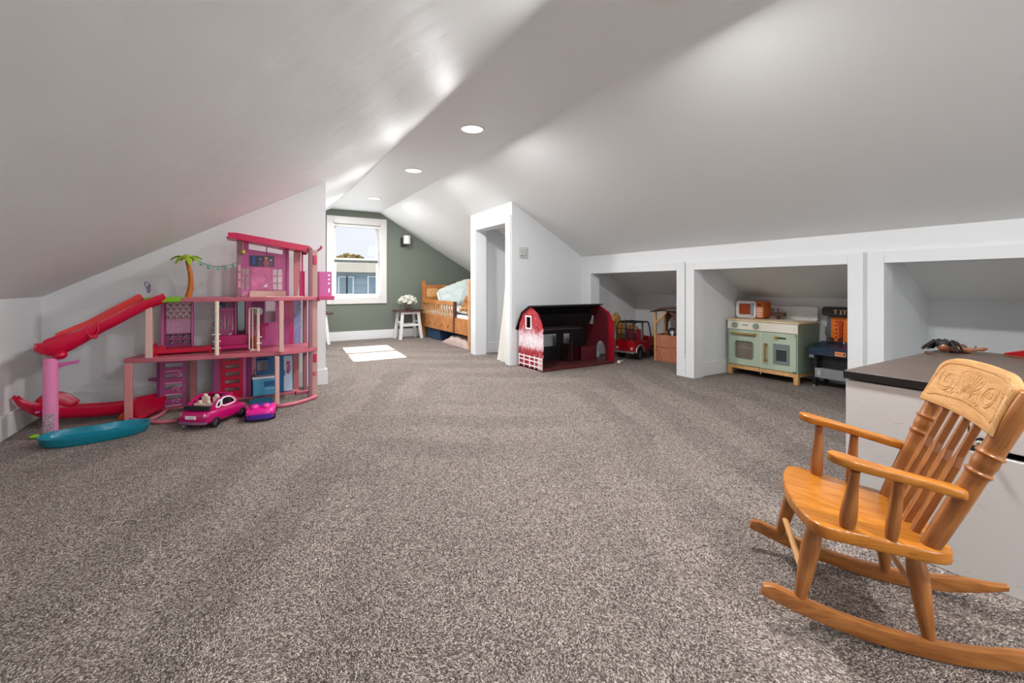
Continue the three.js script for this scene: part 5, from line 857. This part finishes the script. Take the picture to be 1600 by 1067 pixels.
// ------------------------------------------------------------------ play kitchen, microwave, workbench in the middle niche
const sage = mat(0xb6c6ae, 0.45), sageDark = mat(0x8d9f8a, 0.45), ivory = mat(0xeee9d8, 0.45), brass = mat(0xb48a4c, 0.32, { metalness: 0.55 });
{
  const t = thing('play_kitchen', 'sage green toy kitchen with brass handles in the middle niche', 'toy kitchen', [3.775, 0, -2.10], -Math.PI / 2), A = (n, g, m, l) => part(t, n, g, m, l);
  const w = 0.30, d = 0.345;
  for (const [x, z] of [[-w, -0.035], [w - 0.035, -0.035], [-w, -d], [w - 0.035, -d]]) A('leg', box(x, x + 0.035, 0, 0.09, z, z + 0.035, 0.003), W.pine);
  A('base_rail', box(-w + 0.035, w - 0.035, 0.058, 0.09, -0.030, -0.004, 0.002), W.pine); A('base_rail', box(w - 0.03, w - 0.005, 0.058, 0.09, -d + 0.035, -0.035, 0.002), W.pine); A('base_rail', box(-w + 0.005, -w + 0.03, 0.058, 0.09, -d + 0.035, -0.035, 0.002), W.pine);
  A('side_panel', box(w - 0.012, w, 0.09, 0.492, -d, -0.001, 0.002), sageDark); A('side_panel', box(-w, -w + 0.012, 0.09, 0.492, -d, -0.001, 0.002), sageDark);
  A('back_panel', box(-w + 0.012, w - 0.012, 0.09, 0.49, -d, -d + 0.008), ivory); A('inner_shelf', box(-w + 0.012, 0.0, 0.245, 0.252, -d + 0.01, -0.03), ivory); A('inner_floor', box(-w + 0.012, w - 0.012, 0.09, 0.10, -d + 0.01, -0.02), W.pine); A('divider', box(-0.006, 0.006, 0.10, 0.42, -d + 0.01, -0.018), ivory);
  A('worktop', box(-w - 0.008, w + 0.008, 0.490, 0.504, -d, 0.008, 0.003), mat(0xe6cfa6, 0.5), 'pale wooden worktop');
  A('backsplash', ext(roundRect(-w + 0.02, w - 0.005, 0.504, 0.622, 0.018), -d, -d + 0.012, 'xy', 0.002), mat(0xe2e3e6, 0.45));
  const cp = A('control_panel', box(-w + 0.001, w - 0.001, 0.412, 0.488, -0.014, 0.0, 0.002), ivory);
  for (const x of [-0.225, -0.035]) { const k = [cyl(x, 0.453, 0.010, 0.024, 0.018, 8, 'z'), cyl(x, 0.453, 0.004, 0.016, 0.012, 18, 'z')]; part(cp, 'knob', k, sageDark, 'sage eight-sided knob'); }
  part(cp, 'clock_strip', box(-0.155, -0.110, 0.450, 0.460, -0.001, 0.003, 0.001), mat(0x8c8f84, 0.5));
  const dl = A('oven_door', ext(rect(-w + 0.014, 0.006, 0.096, 0.408), -0.016, 0.0, 'xy', 0.002, [roundRect(-0.228, -0.062, 0.155, 0.312, 0.022)]), sage);
  part(dl, 'door_window', box(-0.230, -0.060, 0.153, 0.314, -0.013, -0.009), new THREE.MeshPhysicalMaterial({ color: 0xe9dfcf, roughness: 0.08, transmission: 0.85, thickness: 0 })); part(dl, 'window_frame', tube(roundRect(-0.228, -0.062, 0.155, 0.312, 0.022).map(([x, y]) => V(x, y, 0.0)), 0.0035, 90, 6, true), sageDark);
  part(dl, 'handle', [rod(V(-0.262, 0.375, 0.022), V(-0.035, 0.375, 0.022), 0.008), cyl(-0.245, 0.375, 0.010, 0.010, 0.022, 14, 'z'), cyl(-0.045, 0.375, 0.010, 0.012, 0.026, 14, 'z')], brass, 'brass bar handle');
  const dr = A('washer_door', ext(rect(0.010, w - 0.014, 0.096, 0.408), -0.016, 0.0, 'xy', 0.002, [rect(0.130, 0.215, 0.175, 0.275)]), sage);
  part(dr, 'door_frame', ext(rect(0.108, 0.237, 0.148, 0.318), 0.0, 0.005, 'xy', 0.001, [rect(0.130, 0.215, 0.175, 0.268)]), mat(0x76807f, 0.5)); part(dr, 'door_window', box(0.126, 0.219, 0.172, 0.278, -0.012, -0.007), mat(0x39413e, 0.15));
  part(dr, 'handle', [rod(V(0.050, 0.155, 0.024), V(0.050, 0.315, 0.024), 0.008), cyl(0.050, 0.168, 0.012, 0.010, 0.026, 14, 'z'), cyl(0.050, 0.302, 0.012, 0.010, 0.026, 14, 'z')], brass, 'brass bar handle'); part(dr, 'dial', [cyl(0.135, 0.368, 0.008, 0.013, 0.016, 18, 'z')], brass); part(dr, 'slot', box(0.148, 0.208, 0.362, 0.375, -0.001, 0.003, 0.001), P.black);
  part(dr, 'hinge', box(0.262, 0.284, 0.388, 0.404, -0.001, 0.006, 0.001), mat(0xc9c6bf, 0.3, { metalness: 0.6 })); part(dr, 'hinge', box(0.262, 0.284, 0.100, 0.110, -0.001, 0.004, 0.001), mat(0x7d8a80, 0.4));
  A('door_trim', [box(0.006, 0.010, 0.07, 0.41, -0.004, 0.004)], ivory); A('pull_string', tube([V(0.008, 0.10, 0.006), V(0.010, 0.07, 0.008), V(0.006, 0.045, 0.010)], 0.0022, 10, 6), P.white);
  A('sink_cross', box(0.02, 0.24, 0.5035, 0.506, -0.27, -0.08, 0.001), ivory); A('side_hook', rod(V(w, 0.495, -0.30), V(w + 0.025, 0.492, -0.30), 0.004), sageDark);
}
{
  const t = thing('toy_microwave', 'orange and white toy microwave standing on the toy kitchen worktop', 'toy microwave', [3.955, 0.504, -2.290], -Math.PI / 2 + 0.10), A = (n, g, m, l) => part(t, n, g, m, l), or = mat(0xd96a1e, 0.38);
  const outl = roundRect(-0.125, 0.118, 0.004, 0.158, 0.028);
  A('case', ext(outl, -0.15, 0.0, 'xy', 0.008), or, 'orange plastic case');
  A('door', ext(roundRect(-0.127, 0.052, 0.002, 0.160, 0.030), 0.0, 0.014, 'xy', 0.004, [roundRect(-0.100, 0.004, 0.034, 0.134, 0.014)]), P.white, 'white rounded door'); A('door_window', box(-0.104, 0.008, 0.030, 0.138, 0.001, 0.006), mat(0xb04a1a, 0.15), 'orange tinted window');
  A('door_handle', box(0.012, 0.034, 0.024, 0.142, 0.012, 0.026, 0.009, 3), mat(0x8fa6be, 0.35), 'blue grey handle'); A('panel', box(0.053, 0.116, 0.008, 0.152, 0.0, 0.010, 0.006), or); A('display', box(0.066, 0.098, 0.120, 0.138, 0.009, 0.012, 0.001), mat(0x5b1d12, 0.3));
  for (let i = 0; i < 3; i++) for (let j = 0; j < 4; j++) A('button', cbox(0.068 + i * 0.016, 0.024 + j * 0.023, 0.011, 0.011, 0.015, 0.004, 0.001), P.white);
  for (const [x, z] of [[-0.10, -0.02], [0.09, -0.02], [-0.10, -0.13], [0.09, -0.13]]) A('foot', cyl(x, 0.002, z, 0.008, 0.006, 12), P.black);
  const b = thing('toy_sink_tap', 'small brown wooden block with a grey tap on the worktop beside the microwave', 'toy tap', [4.03, 0.504, -2.085], -Math.PI / 2);
  part(b, 'block', box(-0.055, 0.060, 0.028, 0.062, -0.02, 0.02, 0.003), W.brown); part(b, 'stand', box(-0.012, 0.012, 0, 0.03, -0.012, 0.012, 0.002), W.brown); part(b, 'tap', [rod(V(0.0, 0.06, 0), V(0.0, 0.085, 0), 0.006), ball(0.0, 0.088, 0, 0.009), cyl(-0.045, 0.08, 0, 0.012, 0.034, 16)], mat(0x6e767c, 0.3, { metalness: 0.4 }));
}
{
  const t = thing('toy_workbench', 'navy and orange toy workbench half hidden behind the niche post', 'toy workbench', [3.87, 0, -1.515], -Math.PI / 2), A = (n, g, m, l) => part(t, n, g, m, l);
  const navy = mat(0x24374f, 0.45), blk = mat(0x17181b, 0.45), grey = mat(0x8e9296, 0.45), gdark = mat(0x5f646b, 0.5), or = mat(0xee7a17, 0.4), w = 0.255;
  A('bench_top', ext([[0.01, 0.255], [0.012, 0.298], [0.0, 0.312], [-0.22, 0.345], [-0.235, 0.345], [-0.235, 0.275], [-0.03, 0.255]].map(([z, y]) => [z, y]), -w, w - 0.02, 'zy', 0.006), navy);
  A('clamp_slot', box(-0.16, -0.06, 0.322, 0.331, -0.12, -0.085, 0.002).rotateX(0.0), blk); 
  A('brand_label', uvBox01(box(-0.062, 0.010, 0.262, 0.296, 0.010, 0.0135, 0.001)), printed(canvasTex(256, 128, (c, W2, H2) => { c.fillStyle = '#e98f55'; c.fillRect(0, 0, W2, H2); c.fillStyle = '#f3a06a'; c.fillRect(8, 8, W2 - 16, H2 - 16); c.fillStyle = '#3a1a14'; c.font = 'bold 62px sans-serif'; c.textBaseline = 'middle'; c.fillText('FACJ', 18, 62); c.fillRect(200, 26, 34, 76); c.fillStyle = '#e98f55'; c.fillRect(210, 60, 16, 8); })), 'orange label with dark letters');
  for (const [x, z] of [[-w + 0.012, -0.01], [w - 0.06, -0.01], [-w + 0.012, -0.20], [w - 0.06, -0.20]]) A('leg', ext([[x - 0.002, 0.26], [x + 0.044, 0.26], [x + 0.050, 0.14], [x + 0.040, 0.0], [x + 0.012, 0.0], [x + 0.016, 0.12], [x, 0.20]], z - 0.03, z, 'xy', 0.004), blk);
  A('leg_bracket', box(-w + 0.010, -w + 0.045, 0.228, 0.252, -0.006, 0.006, 0.002), grey); A('foot_cap', cyl(-w + 0.038, 0.006, -0.016, 0.014, 0.012, 14), grey);
  A('tool_drawer', ext([[-0.205, 0.075], [0.22, 0.07], [0.22, 0.125], [0.0, 0.150], [-0.205, 0.150]], -0.05, 0.006, 'xy', 0.004), grey, 'grey tray under the bench'); A('drawer_latch', box(-0.185, -0.155, 0.095, 0.135, 0.004, 0.012, 0.002), mat(0xb5b8ba, 0.4)); A('under_bench_block', box(-w + 0.06, w - 0.07, 0.075, 0.25, -0.21, -0.06, 0.004), blk);  // black block fills the space under the bench top, behind the tray
  A('back_board', ext([[-0.215, 0.335], [0.21, 0.335], [0.21, 0.56], [-0.205, 0.56], [-0.21, 0.47], [-0.222, 0.46], [-0.222, 0.40], [-0.212, 0.39]], -0.225, -0.205, 'xy', 0.004), gdark);
  const ph = []; for (let i = 0; i < 7; i++) for (let j = 0; j < 5; j++) ph.push(smoothLoop(Array.from({ length: 8 }, (_, k) => [-0.135 + i * 0.042 + Math.cos(k * 0.785) * 0.0065, 0.385 + j * 0.032 + Math.sin(k * 0.785) * 0.0065]), 10));
  A('pegboard', ext(roundRect(-0.172, 0.19, 0.352, 0.552, 0.014), -0.205, -0.190, 'xy', 0.003, ph), or, 'orange board with rows of holes'); A('pegboard_back', box(-0.165, 0.185, 0.36, 0.545, -0.2055, -0.204), mat(0x8a1f12, 0.6));
  A('toy_tool', [box(-0.115, -0.09, 0.385, 0.50, -0.191, -0.182, 0.004), cyl(-0.103, 0.505, -0.186, 0.020, 0.010, 18, 'z')], mat(0xc23016, 0.4), 'red hammer'); A('toy_tool', [box(0.01, 0.11, 0.43, 0.456, -0.191, -0.182, 0.004)], mat(0xc23016, 0.4)); for (const x of [-0.165, -0.105]) A('knob', cyl(x, 0.368, -0.186, 0.017, 0.012, 18, 'z'), mat(0x5a2416, 0.4)); A('knob', cyl(0.0, 0.445, -0.186, 0.016, 0.012, 18, 'z'), mat(0x40302c, 0.4));
  A('top_tray', ext([[-0.20, 0.56], [0.22, 0.56], [0.22, 0.632], [-0.20, 0.632], [-0.212, 0.622], [-0.212, 0.572]], -0.225, -0.13, 'xy', 0.004), blk, 'black tray with pale lettering');
  A('tray_lettering', uvBox01(box(-0.135, 0.15, 0.572, 0.618, -0.1302, -0.1285)), printed(canvasTex(512, 96, (c, W2, H2) => { c.fillStyle = '#1a1512'; c.fillRect(0, 0, W2, H2); c.font = 'bold 92px sans-serif'; c.textBaseline = 'middle'; const l = ['T', 'I', 'T', 'O', 'I', 'T']; let x = 10; for (const k of l) { c.fillStyle = k === 'O' ? '#d9dde0' : '#e6b98a'; c.fillText(k, x, 50); x += k === 'I' ? 38 : 74; } }))); 
  for (let i = 0; i < 5; i++) A('screw', cyl(-0.08 + i * 0.035, 0.342, -0.19, 0.006, 0.012, 10), P.white);
}

// ------------------------------------------------------------------ white cabinet with a black top, near right
{
  const t = thing('toy_cabinet', 'low white cabinet with a worn black top behind the rocking chair', 'cabinet', [2.15, 0, -0.20]), x0 = 1.677, x1 = 2.63, z0 = -0.655, z1 = 0.26, A = (n, g, m, l) => partAt(t, n, g, m, l);
  const r = rngOf(15), worn = canvasTex(1024, 1024, (c, w, h) => { c.fillStyle = '#5a4b42'; c.fillRect(0, 0, w, h); for (let i = 0; i < 5200; i++) { c.strokeStyle = ['rgba(110,98,90,.16)', 'rgba(30,26,25,.25)', 'rgba(150,136,126,.12)'][i % 3]; c.lineWidth = 0.6 + r() * 1.6; const x = r() * w, y = r() * h, a = (r() - 0.5) * 0.7, L = 10 + r() * 90; c.beginPath(); c.moveTo(x, y); c.lineTo(x + Math.cos(a) * L, y + Math.sin(a) * L); c.stroke(); } for (let i = 0; i < 60; i++) { c.fillStyle = 'rgba(126,110,100,.10)'; c.beginPath(); c.ellipse(r() * w, r() * h, 10 + r() * 60, 5 + r() * 24, r() * 3, 0, 7); c.fill(); } });
  const scuff = canvasTex(1024, 512, (c, w, h) => { c.fillStyle = '#dcdbd9'; c.fillRect(0, 0, w, h); for (let i = 0; i < 90; i++) { c.strokeStyle = i % 4 ? 'rgba(150,146,142,.22)' : 'rgba(90,86,84,.30)'; c.lineWidth = 0.7 + r(); const x = r() * w, y = r() * h; c.beginPath(); c.moveTo(x, y); c.lineTo(x + (r() - 0.5) * 70, y + (r() - 0.5) * 30); c.stroke(); } for (let i = 0; i < 1400; i++) { c.fillStyle = 'rgba(170,166,162,.12)'; c.fillRect(r() * w, r() * h, 3, 2); } });
  const topM = new THREE.MeshStandardMaterial({ map: worn, roughness: 0.42 }), whiteM = new THREE.MeshStandardMaterial({ map: scuff, roughness: 0.5 });
  const tg = box(x0 - 0.004, x1 + 0.004, 0.500, 0.524, z0 - 0.004, z1, 0.002); { const p = tg.attributes.position, u = tg.attributes.uv; for (let i = 0; i < p.count; i++) u.setXY(i, (p.getX(i) - x0), (p.getZ(i) - z0)); }
  A('top', tg, topM, 'worn black-brown top'); A('top_edge', box(x0 - 0.0065, x0 - 0.004, 0.499, 0.523, z0 - 0.004, z1, 0.001), mat(0x151415, 0.4), 'black edge band');
  A('carcass', [box(x0 + 0.018, x1, 0.0, 0.500, z0, z0 + 0.016), box(x0 + 0.018, x1, 0.0, 0.500, z1 - 0.018, z1 - 0.002), box(x1 - 0.012, x1, 0.0, 0.500, z0 + 0.016, z1 - 0.018), box(x0 + 0.018, x1 - 0.012, 0.0, 0.016, z0 + 0.016, z1 - 0.018), box(x0 + 0.02, x1 - 0.012, 0.0, 0.5, -0.392, -0.376)], whiteM);
  const fr = (y0, y1, za, zb) => { const g = box(x0, x0 + 0.018, y0, y1, za, zb, 0.003); const p = g.attributes.position, u = g.attributes.uv; for (let i = 0; i < p.count; i++) u.setXY(i, (p.getZ(i) - z0) / 0.92, p.getY(i) / 0.5); return g; };
  const fp = ext([[z0, 0], [z1 - 0.004, 0], [z1 - 0.004, 0.352], [-0.372, 0.352], [-0.372, 0.494], [z0, 0.494]], x0, x0 + 0.018, 'zy', 0.003); { const p = fp.attributes.position, u = fp.attributes.uv; for (let i = 0; i < p.count; i++) u.setXY(i, (p.getZ(i) - z0) / 0.92, p.getY(i) / 0.5); }
  A('front_panel', fp, whiteM); const d1 = A('drawer_front', fr(0.369, 0.494, -0.368, z1 - 0.004), whiteM);
  partAt2(t, d1, 'knob', [cyl(x0 - 0.008, 0.385, -0.345, 0.005, 0.018, 14, 'x'), cyl(x0 - 0.004, 0.385, -0.345, 0.010, 0.006, 18, 'x')], P.black); partAt2(t, d1, 'knob_ball', ball(x0 - 0.018, 0.383, -0.345, 0.008), mat(0xd8d8da, 0.1, { metalness: 1 }));
}
// toys left along the back edge of the cabinet top
{
  const t = thing('fashion_doll', 'doll with long dark braids lying on the back corner of the cabinet top', 'doll', [2.465, 0.524, -0.615], 0.9), skin = mat(0x8a5234, 0.5), hair = mat(0x1d1412, 0.6), r = rngOf(21); t.scale.setScalar(1.0);
  part(t, 'body', body([[0, 0.024, 0, 0.020, 0.0, 0.026, 0, 0.020], [0.0, 0.022, 0.02, 0.012, 0.01, 0.018, 0.035, 0.010], [0.015, 0.016, 0.04, 0.016, 0.03, 0.014, 0.075, 0.012], [0.005, 0.018, 0.045, 0.009, -0.022, 0.016, 0.078, 0.006], [-0.022, 0.016, 0.078, 0.006, -0.030, 0.020, 0.118, 0.0055], [-0.030, 0.020, 0.118, 0.006, -0.030, 0.023, 0.132, 0.004], [0.02, 0.010, 0.05, 0.008, -0.02, 0.008, 0.075, 0.006]], 0.0035, 0.007), skin);
  part(t, 'dress', body([[0.012, 0.018, 0.044, 0.014, 0.022, 0.018, 0.085, 0.016]], 0.005, 0.008), mat(0x5d3f34, 0.7));
  for (const [x, z] of [[-0.008, 0.018], [0.010, 0.020]]) part(t, 'eye', ball(-0.0165 + x * 0.4, 0.033, -0.028 + z * 0.7 + x * 0.5, 0.003, 0.0025, 0.003), P.white);
  part(t, 'lips', ball(-0.0165, 0.020, -0.0115, 0.003, 0.002, 0.003), mat(0xa1354a, 0.4));
  part(t, 'hair', ball(0.005, 0.031, 0.002, 0.024, 0.024, 0.023), hair);
  for (let i = 0; i < 40; i++) { const a = -1.3 + i / 39 * 4.4, L = 0.032 + r() * 0.034, up = 0.006 + r() * 0.02; part(t, 'braid', tube([V(Math.cos(a) * 0.018 - 0.004, 0.036, Math.sin(a) * 0.018 - 0.004), V(Math.cos(a) * L * 0.6, 0.03 + up, Math.sin(a) * L * 0.6), V(Math.cos(a) * L + 0.01, 0.006 + up * (r() < 0.4 ? 1.4 : 0.4), Math.sin(a) * L)], 0.0036, 10, 5), hair); }
  const s = thing('wooden_toy', 'small brown and grey toy lying beside the doll on the cabinet top', 'toy', [2.375, 0.524, -0.640], 0.5); s.scale.setScalar(0.6);
  part(s, 'block', box(-0.05, 0.03, 0.0, 0.016, -0.012, 0.012, 0.004), W.brown); part(s, 'cap', [cyl(0.042, 0.012, 0, 0.012, 0.022, 16, 'x')], mat(0x8f8a86, 0.5));
  const k = thing('toy_stick', 'thin tan stick standing up behind the back edge of the cabinet top', 'toy', [2.60, 0.524, -0.555], 0.2); part(k, 'stick', rod(V(0, 0, 0), V(-0.016, 0.030, 0.004), 0.004, 0.003), mat(0x9d8c74, 0.6)); part(k, 'foot', cbox(0, 0.003, 0, 0.022, 0.006, 0.016, 0.002), mat(0x7d6c58, 0.6));
  const b = thing('red_toy', 'glossy dark red toy box lying at the right back of the cabinet top', 'toy', [2.53, 0.524, -0.375], 0.95); part(b, 'case', ext([[-0.075, 0], [-0.06, 0.045], [-0.04, 0.05], [0.09, 0.012], [0.09, 0]], -0.03, 0.03, 'xy', 0.004), mat(0x9b0f18, 0.3)); part(b, 'base', box(-0.08, 0.09, 0, 0.006, -0.033, 0.033, 0.002), mat(0x6e4526, 0.5));
}
// ------------------------------------------------------------------ child's rocking chair: local z points forward, x towards the viewer's side
{
  const t = thing('rocking_chair', 'honey-coloured child rocking chair with a carved crest rail on the carpet', 'rocking chair', [1.366, 0, -0.415], -2.537), A = (n, g, m, l) => part(t, n, g, m, l);
  const seatY = (z) => 0.238 + 0.117 * z;
  for (const s of [-1, 1]) {
    // rockers: bottom edge is an arc that touches the carpet
    const z0 = -0.012, bot = (z) => (z - z0) ** 2 / (z > z0 ? 1.76 : 1.0) + 0.001, o = [];
    for (let i = 0; i <= 30; i++) { const z = lerp(-0.240, 0.318, i / 30); o.push([z, bot(z)]); }
    const top = []; for (let i = 30; i >= 0; i--) { const z = lerp(-0.240, 0.312, i / 30), k = Math.min(smooth(-0.275, -0.13, z), 1), f = 1 - smooth(0.285, 0.315, z) * 0.35; top.push([z, bot(z) + 0.036 * (0.15 + 0.85 * k) * f]); }
    const g = ext([...o, ...top], -0.0115, 0.0115, 'zy', 0.004); { const p = g.attributes.position; for (let i = 0; i < p.count; i++) p.setX(i, p.getX(i) + s * (0.135 + 0.07 * p.getZ(i))); g.computeVertexNormals(); }
    A('rocker', boxUV(toCreasedNormals(g, 0.6), 'z'), W.honey);
    const leg = (a, b) => A('leg', turned(a, b, [[0, 0.0105], [0.06, 0.012], [0.30, 0.016], [0.55, 0.0185], [0.72, 0.0195], [0.88, 0.017], [1, 0.0135]]), W.honey);
    leg(V(s * 0.152, 0.060, 0.238), V(s * 0.118, 0.232, 0.200)); leg(V(s * 0.128, 0.033, -0.004), V(s * 0.098, 0.214, 0.012));
    A('arm_post', turned(V(s * 0.150, seatY(0.148) - 0.012, 0.148), V(s * 0.170, 0.392, 0.136), [[0, 0.0115], [0.08, 0.014], [0.24, 0.0165], [0.45, 0.0145], [0.75, 0.0105], [1, 0.0095]]), W.honey);
    A('arm_post', turned(V(s * 0.148, seatY(0.068) - 0.012, 0.068), V(s * 0.157, 0.378, 0.056), [[0, 0.010], [0.2, 0.0125], [0.5, 0.0125], [0.8, 0.0105], [1, 0.0095]]), W.honey);
    // arm: paddle-shaped, thicker at the front
    const ao = smoothLoop([[0.148, 0.178], [0.165, 0.187], [0.184, 0.181], [0.193, 0.160], [0.190, 0.12], [0.176, 0.04], [0.160, -0.055], [0.134, -0.055], [0.140, 0.03], [0.146, 0.11], [0.140, 0.165]], 60).map(([x, z]) => [x * s, z]);
    const ag = ext(s < 0 ? ao.slice().reverse() : ao, -0.010, 0.010, 'xz', 0.005, [], 3); { const p = ag.attributes.position; for (let i = 0; i < p.count; i++) p.setY(i, p.getY(i) + 0.379 + 0.205 * p.getZ(i)); ag.computeVertexNormals(); }
    A('arm', boxUV(toCreasedNormals(ag, 0.6), 'z'), W.seat);
    // back post with turned rings
    const a = V(s * 0.121, seatY(-0.003) - 0.014, -0.003), b = V(s * 0.150, 0.588, -0.152);
    A('back_post', turned(a, b, [[0, 0.0165], [0.1, 0.0185], [0.35, 0.0195], [0.475, 0.019], [0.50, 0.0195], [0.52, 0.0235], [0.535, 0.0195], [0.575, 0.0215], [0.615, 0.0205], [0.63, 0.0245], [0.65, 0.020], [0.72, 0.0195], [0.85, 0.019], [1, 0.015]], 24), W.honey);
  }
  // seat: saddled plank with a bowed front edge, tilted back a little
  const so = smoothLoop([[-0.122, -0.046], [0, -0.050], [0.122, -0.046], [0.144, -0.018], [0.160, 0.06], [0.174, 0.15], [0.181, 0.195], [0.170, 0.213], [0.09, 0.238], [0, 0.246], [-0.09, 0.238], [-0.170, 0.213], [-0.181, 0.195], [-0.174, 0.15], [-0.160, 0.06], [-0.144, -0.018]], 90);
  const sg = ext(so, -0.030, 0, 'xz', 0.006, [], 3); { const p = sg.attributes.position; for (let i = 0; i < p.count; i++) { const z = p.getZ(i); p.setY(i, p.getY(i) + seatY(z)); } sg.computeVertexNormals(); }
  A('seat', boxUV(toCreasedNormals(sg, 0.6), 'z'), W.seat);
  // side stretchers
  A('stretcher', rod(V(-0.142, 0.118, 0.227), V(0.142, 0.118, 0.227), 0.0075), W.crest); A('stretcher', rod(V(-0.117, 0.112, 0.003), V(0.117, 0.112, 0.003), 0.0075), W.crest);
  // back plane: origin at seat, u up along the posts
  const U = V(0, 1, -0.418).normalize(), Nn = V(0, 0.418, 1).normalize(), B = (x, y) => V(x, y, -0.003 - 0.418 * (y - 0.238));
  // spindles: flat arrow shapes
  for (const x of [-0.072, -0.026, 0.022, 0.068]) {
    const L = 0.30, o = [[-0.008, 0], [0.008, 0], [0.0105, 0.10], [0.0125, 0.165], [0.0125, 0.188], [0.0062, 0.212], [0.0052, 0.25], [0.005, L], [-0.005, L], [-0.0052, 0.25], [-0.0062, 0.212], [-0.0125, 0.188], [-0.0125, 0.165], [-0.0105, 0.10]];
    const g = ext(o, -0.008, 0.008, 'xy', 0.004); const m = new THREE.Matrix4().makeBasis(V(1, 0, 0), U, Nn); g.applyMatrix4(m); const f = B(x, 0.225).addScaledVector(Nn, 0.002); g.translate(f.x, f.y, f.z);
    A('spindle', g, W.honey);
  }
  // crest rail: bent board, front face carved with a border, a scroll and leaves
  const carve = (() => {
    const lines = []; const poly = (pts, w, d) => { for (let i = 0; i < pts.length - 1; i++) lines.push([...pts[i], ...pts[i + 1], w, d]); };
    const sp = (cx, cy, r0, r1, a0, a1, n = 40) => Array.from({ length: n + 1 }, (_, i) => { const t2 = i / n, a = lerp(a0, a1, t2), r = lerp(r0, r1, t2); return [cx + Math.cos(a) * r, cy + Math.sin(a) * r]; });
    // border groove, in board coordinates x -0.16..0.16, y 0..0.125
    poly(smoothLoop([[-0.146, 0.018], [-0.142, 0.060], [-0.128, 0.102], [-0.09, 0.113], [0, 0.117], [0.09, 0.113], [0.128, 0.102], [0.142, 0.060], [0.146, 0.018], [0.10, 0.026], [0, 0.034], [-0.10, 0.026]], 90).concat([[-0.146, 0.018]]), 0.0016, 0.0022);
    for (const s of [-1, 1]) {
      poly(sp(s * 0.088, 0.068, 0.034, 0.004, s > 0 ? 0.6 : 2.54, s > 0 ? 0.6 - 9.4 : 2.54 + 9.4, 70), 0.0016, 0.0020);
      poly(sp(s * 0.088, 0.068, 0.027, 0.003, s > 0 ? 0.3 : 2.84, s > 0 ? 0.3 - 6.0 : 2.84 + 6.0, 50), 0.0010, 0.0014);
      for (let i = 0; i < 6; i++) { const a = 0.55 + i * 0.34; poly([[s * 0.012, 0.046], [s * (0.012 + Math.cos(a) * 0.022), 0.046 + Math.sin(a) * 0.026], [s * (0.014 + Math.cos(a - 0.35) * 0.040), 0.044 + Math.sin(a - 0.2) * 0.058]], 0.0012, 0.0016); }
      for (let i = 0; i < 4; i++) poly(sp(s * (0.030 + i * 0.014), 0.044 - i * 0.003, 0.011, 0.003, s > 0 ? 3.4 : -0.3, s > 0 ? 0.4 : 2.7, 12), 0.0010, 0.0014);
      poly([[s * 0.054, 0.050], [s * 0.044, 0.075], [s * 0.050, 0.098], [s * 0.036, 0.106], [s * 0.012, 0.104]], 0.0012, 0.0015);
    }
    poly([[0, 0.044], [0, 0.104]], 0.0012, 0.0014);
    return (x, y) => { let h = 0; for (const [ax, ay, bx, by, w, d] of lines) { const dx = bx - ax, dy = by - ay, l = dx * dx + dy * dy, t2 = l ? clamp(((x - ax) * dx + (y - ay) * dy) / l, 0, 1) : 0, q = Math.hypot(x - ax - dx * t2, y - ay - dy * t2); if (q < w * 1.6) h = Math.min(h, -1.5 * d * (1 - smooth(w * 0.4, w * 1.6, q))); } return h; };
  })();
  const half = (v) => 0.158 - 0.008 * v - 0.026 * Math.pow(Math.max(0, (v - 0.75) / 0.25), 2.4), yb = (a) => 0.008 * (1 - a * a) - 0.004 , yt = (a) => 0.136 - 0.006 * a * a - 0.010 * Math.pow(Math.abs(a), 6);
  const bend = (x) => -0.010 * (1 - (x / 0.16) ** 2), th = 0.026;
  const face = (nu, nv, off, sign, cut) => grid(nu, nv, (u, v) => { const a = (u - 0.5) * 2, x = a * half(v), y = lerp(yb(a), yt(a), v); const edge = Math.min(1, Math.min(v, 1 - v) * 14, (1 - Math.abs(a)) * 22), rd = (1 - Math.sqrt(1 - (1 - edge) ** 2)) * 0.005; const o = B(0, 0.492).addScaledVector(U, y).addScaledVector(Nn, 0.012 + bend(x) + off - sign * rd + (cut ? carve(x, y) : 0)); return V(x - 0.006, o.y, o.z); });
  const f1 = face(200, 84, th / 2, 1, true), f0 = flip(face(24, 10, -th / 2, -1, false));
  const rim = grid(96, 1, (u, v) => { let a, w; const q = u * 4; if (q < 1) { a = -1 + 2 * q; w = 0; } else if (q < 2) { a = 1; w = q - 1; } else if (q < 3) { a = 1 - 2 * (q - 2); w = 1; } else { a = -1; w = 1 - (q - 3); } const x = a * half(w), y = lerp(yb(a), yt(a), w), o = B(0, 0.492).addScaledVector(U, y).addScaledVector(Nn, 0.012 + bend(x) + lerp(th / 2 - 0.005, -th / 2 + 0.005, v)); return V(x - 0.006, o.y, o.z); });
  const rim2 = flip(rim.clone());
  A('crest_rail', mergeGeometries([f1, f0, rim2].map((g) => boxUV(prep(g), 'x'))), W.crest, 'pale crest rail with carved scrolls');
}

renderer.render(scene, camera);
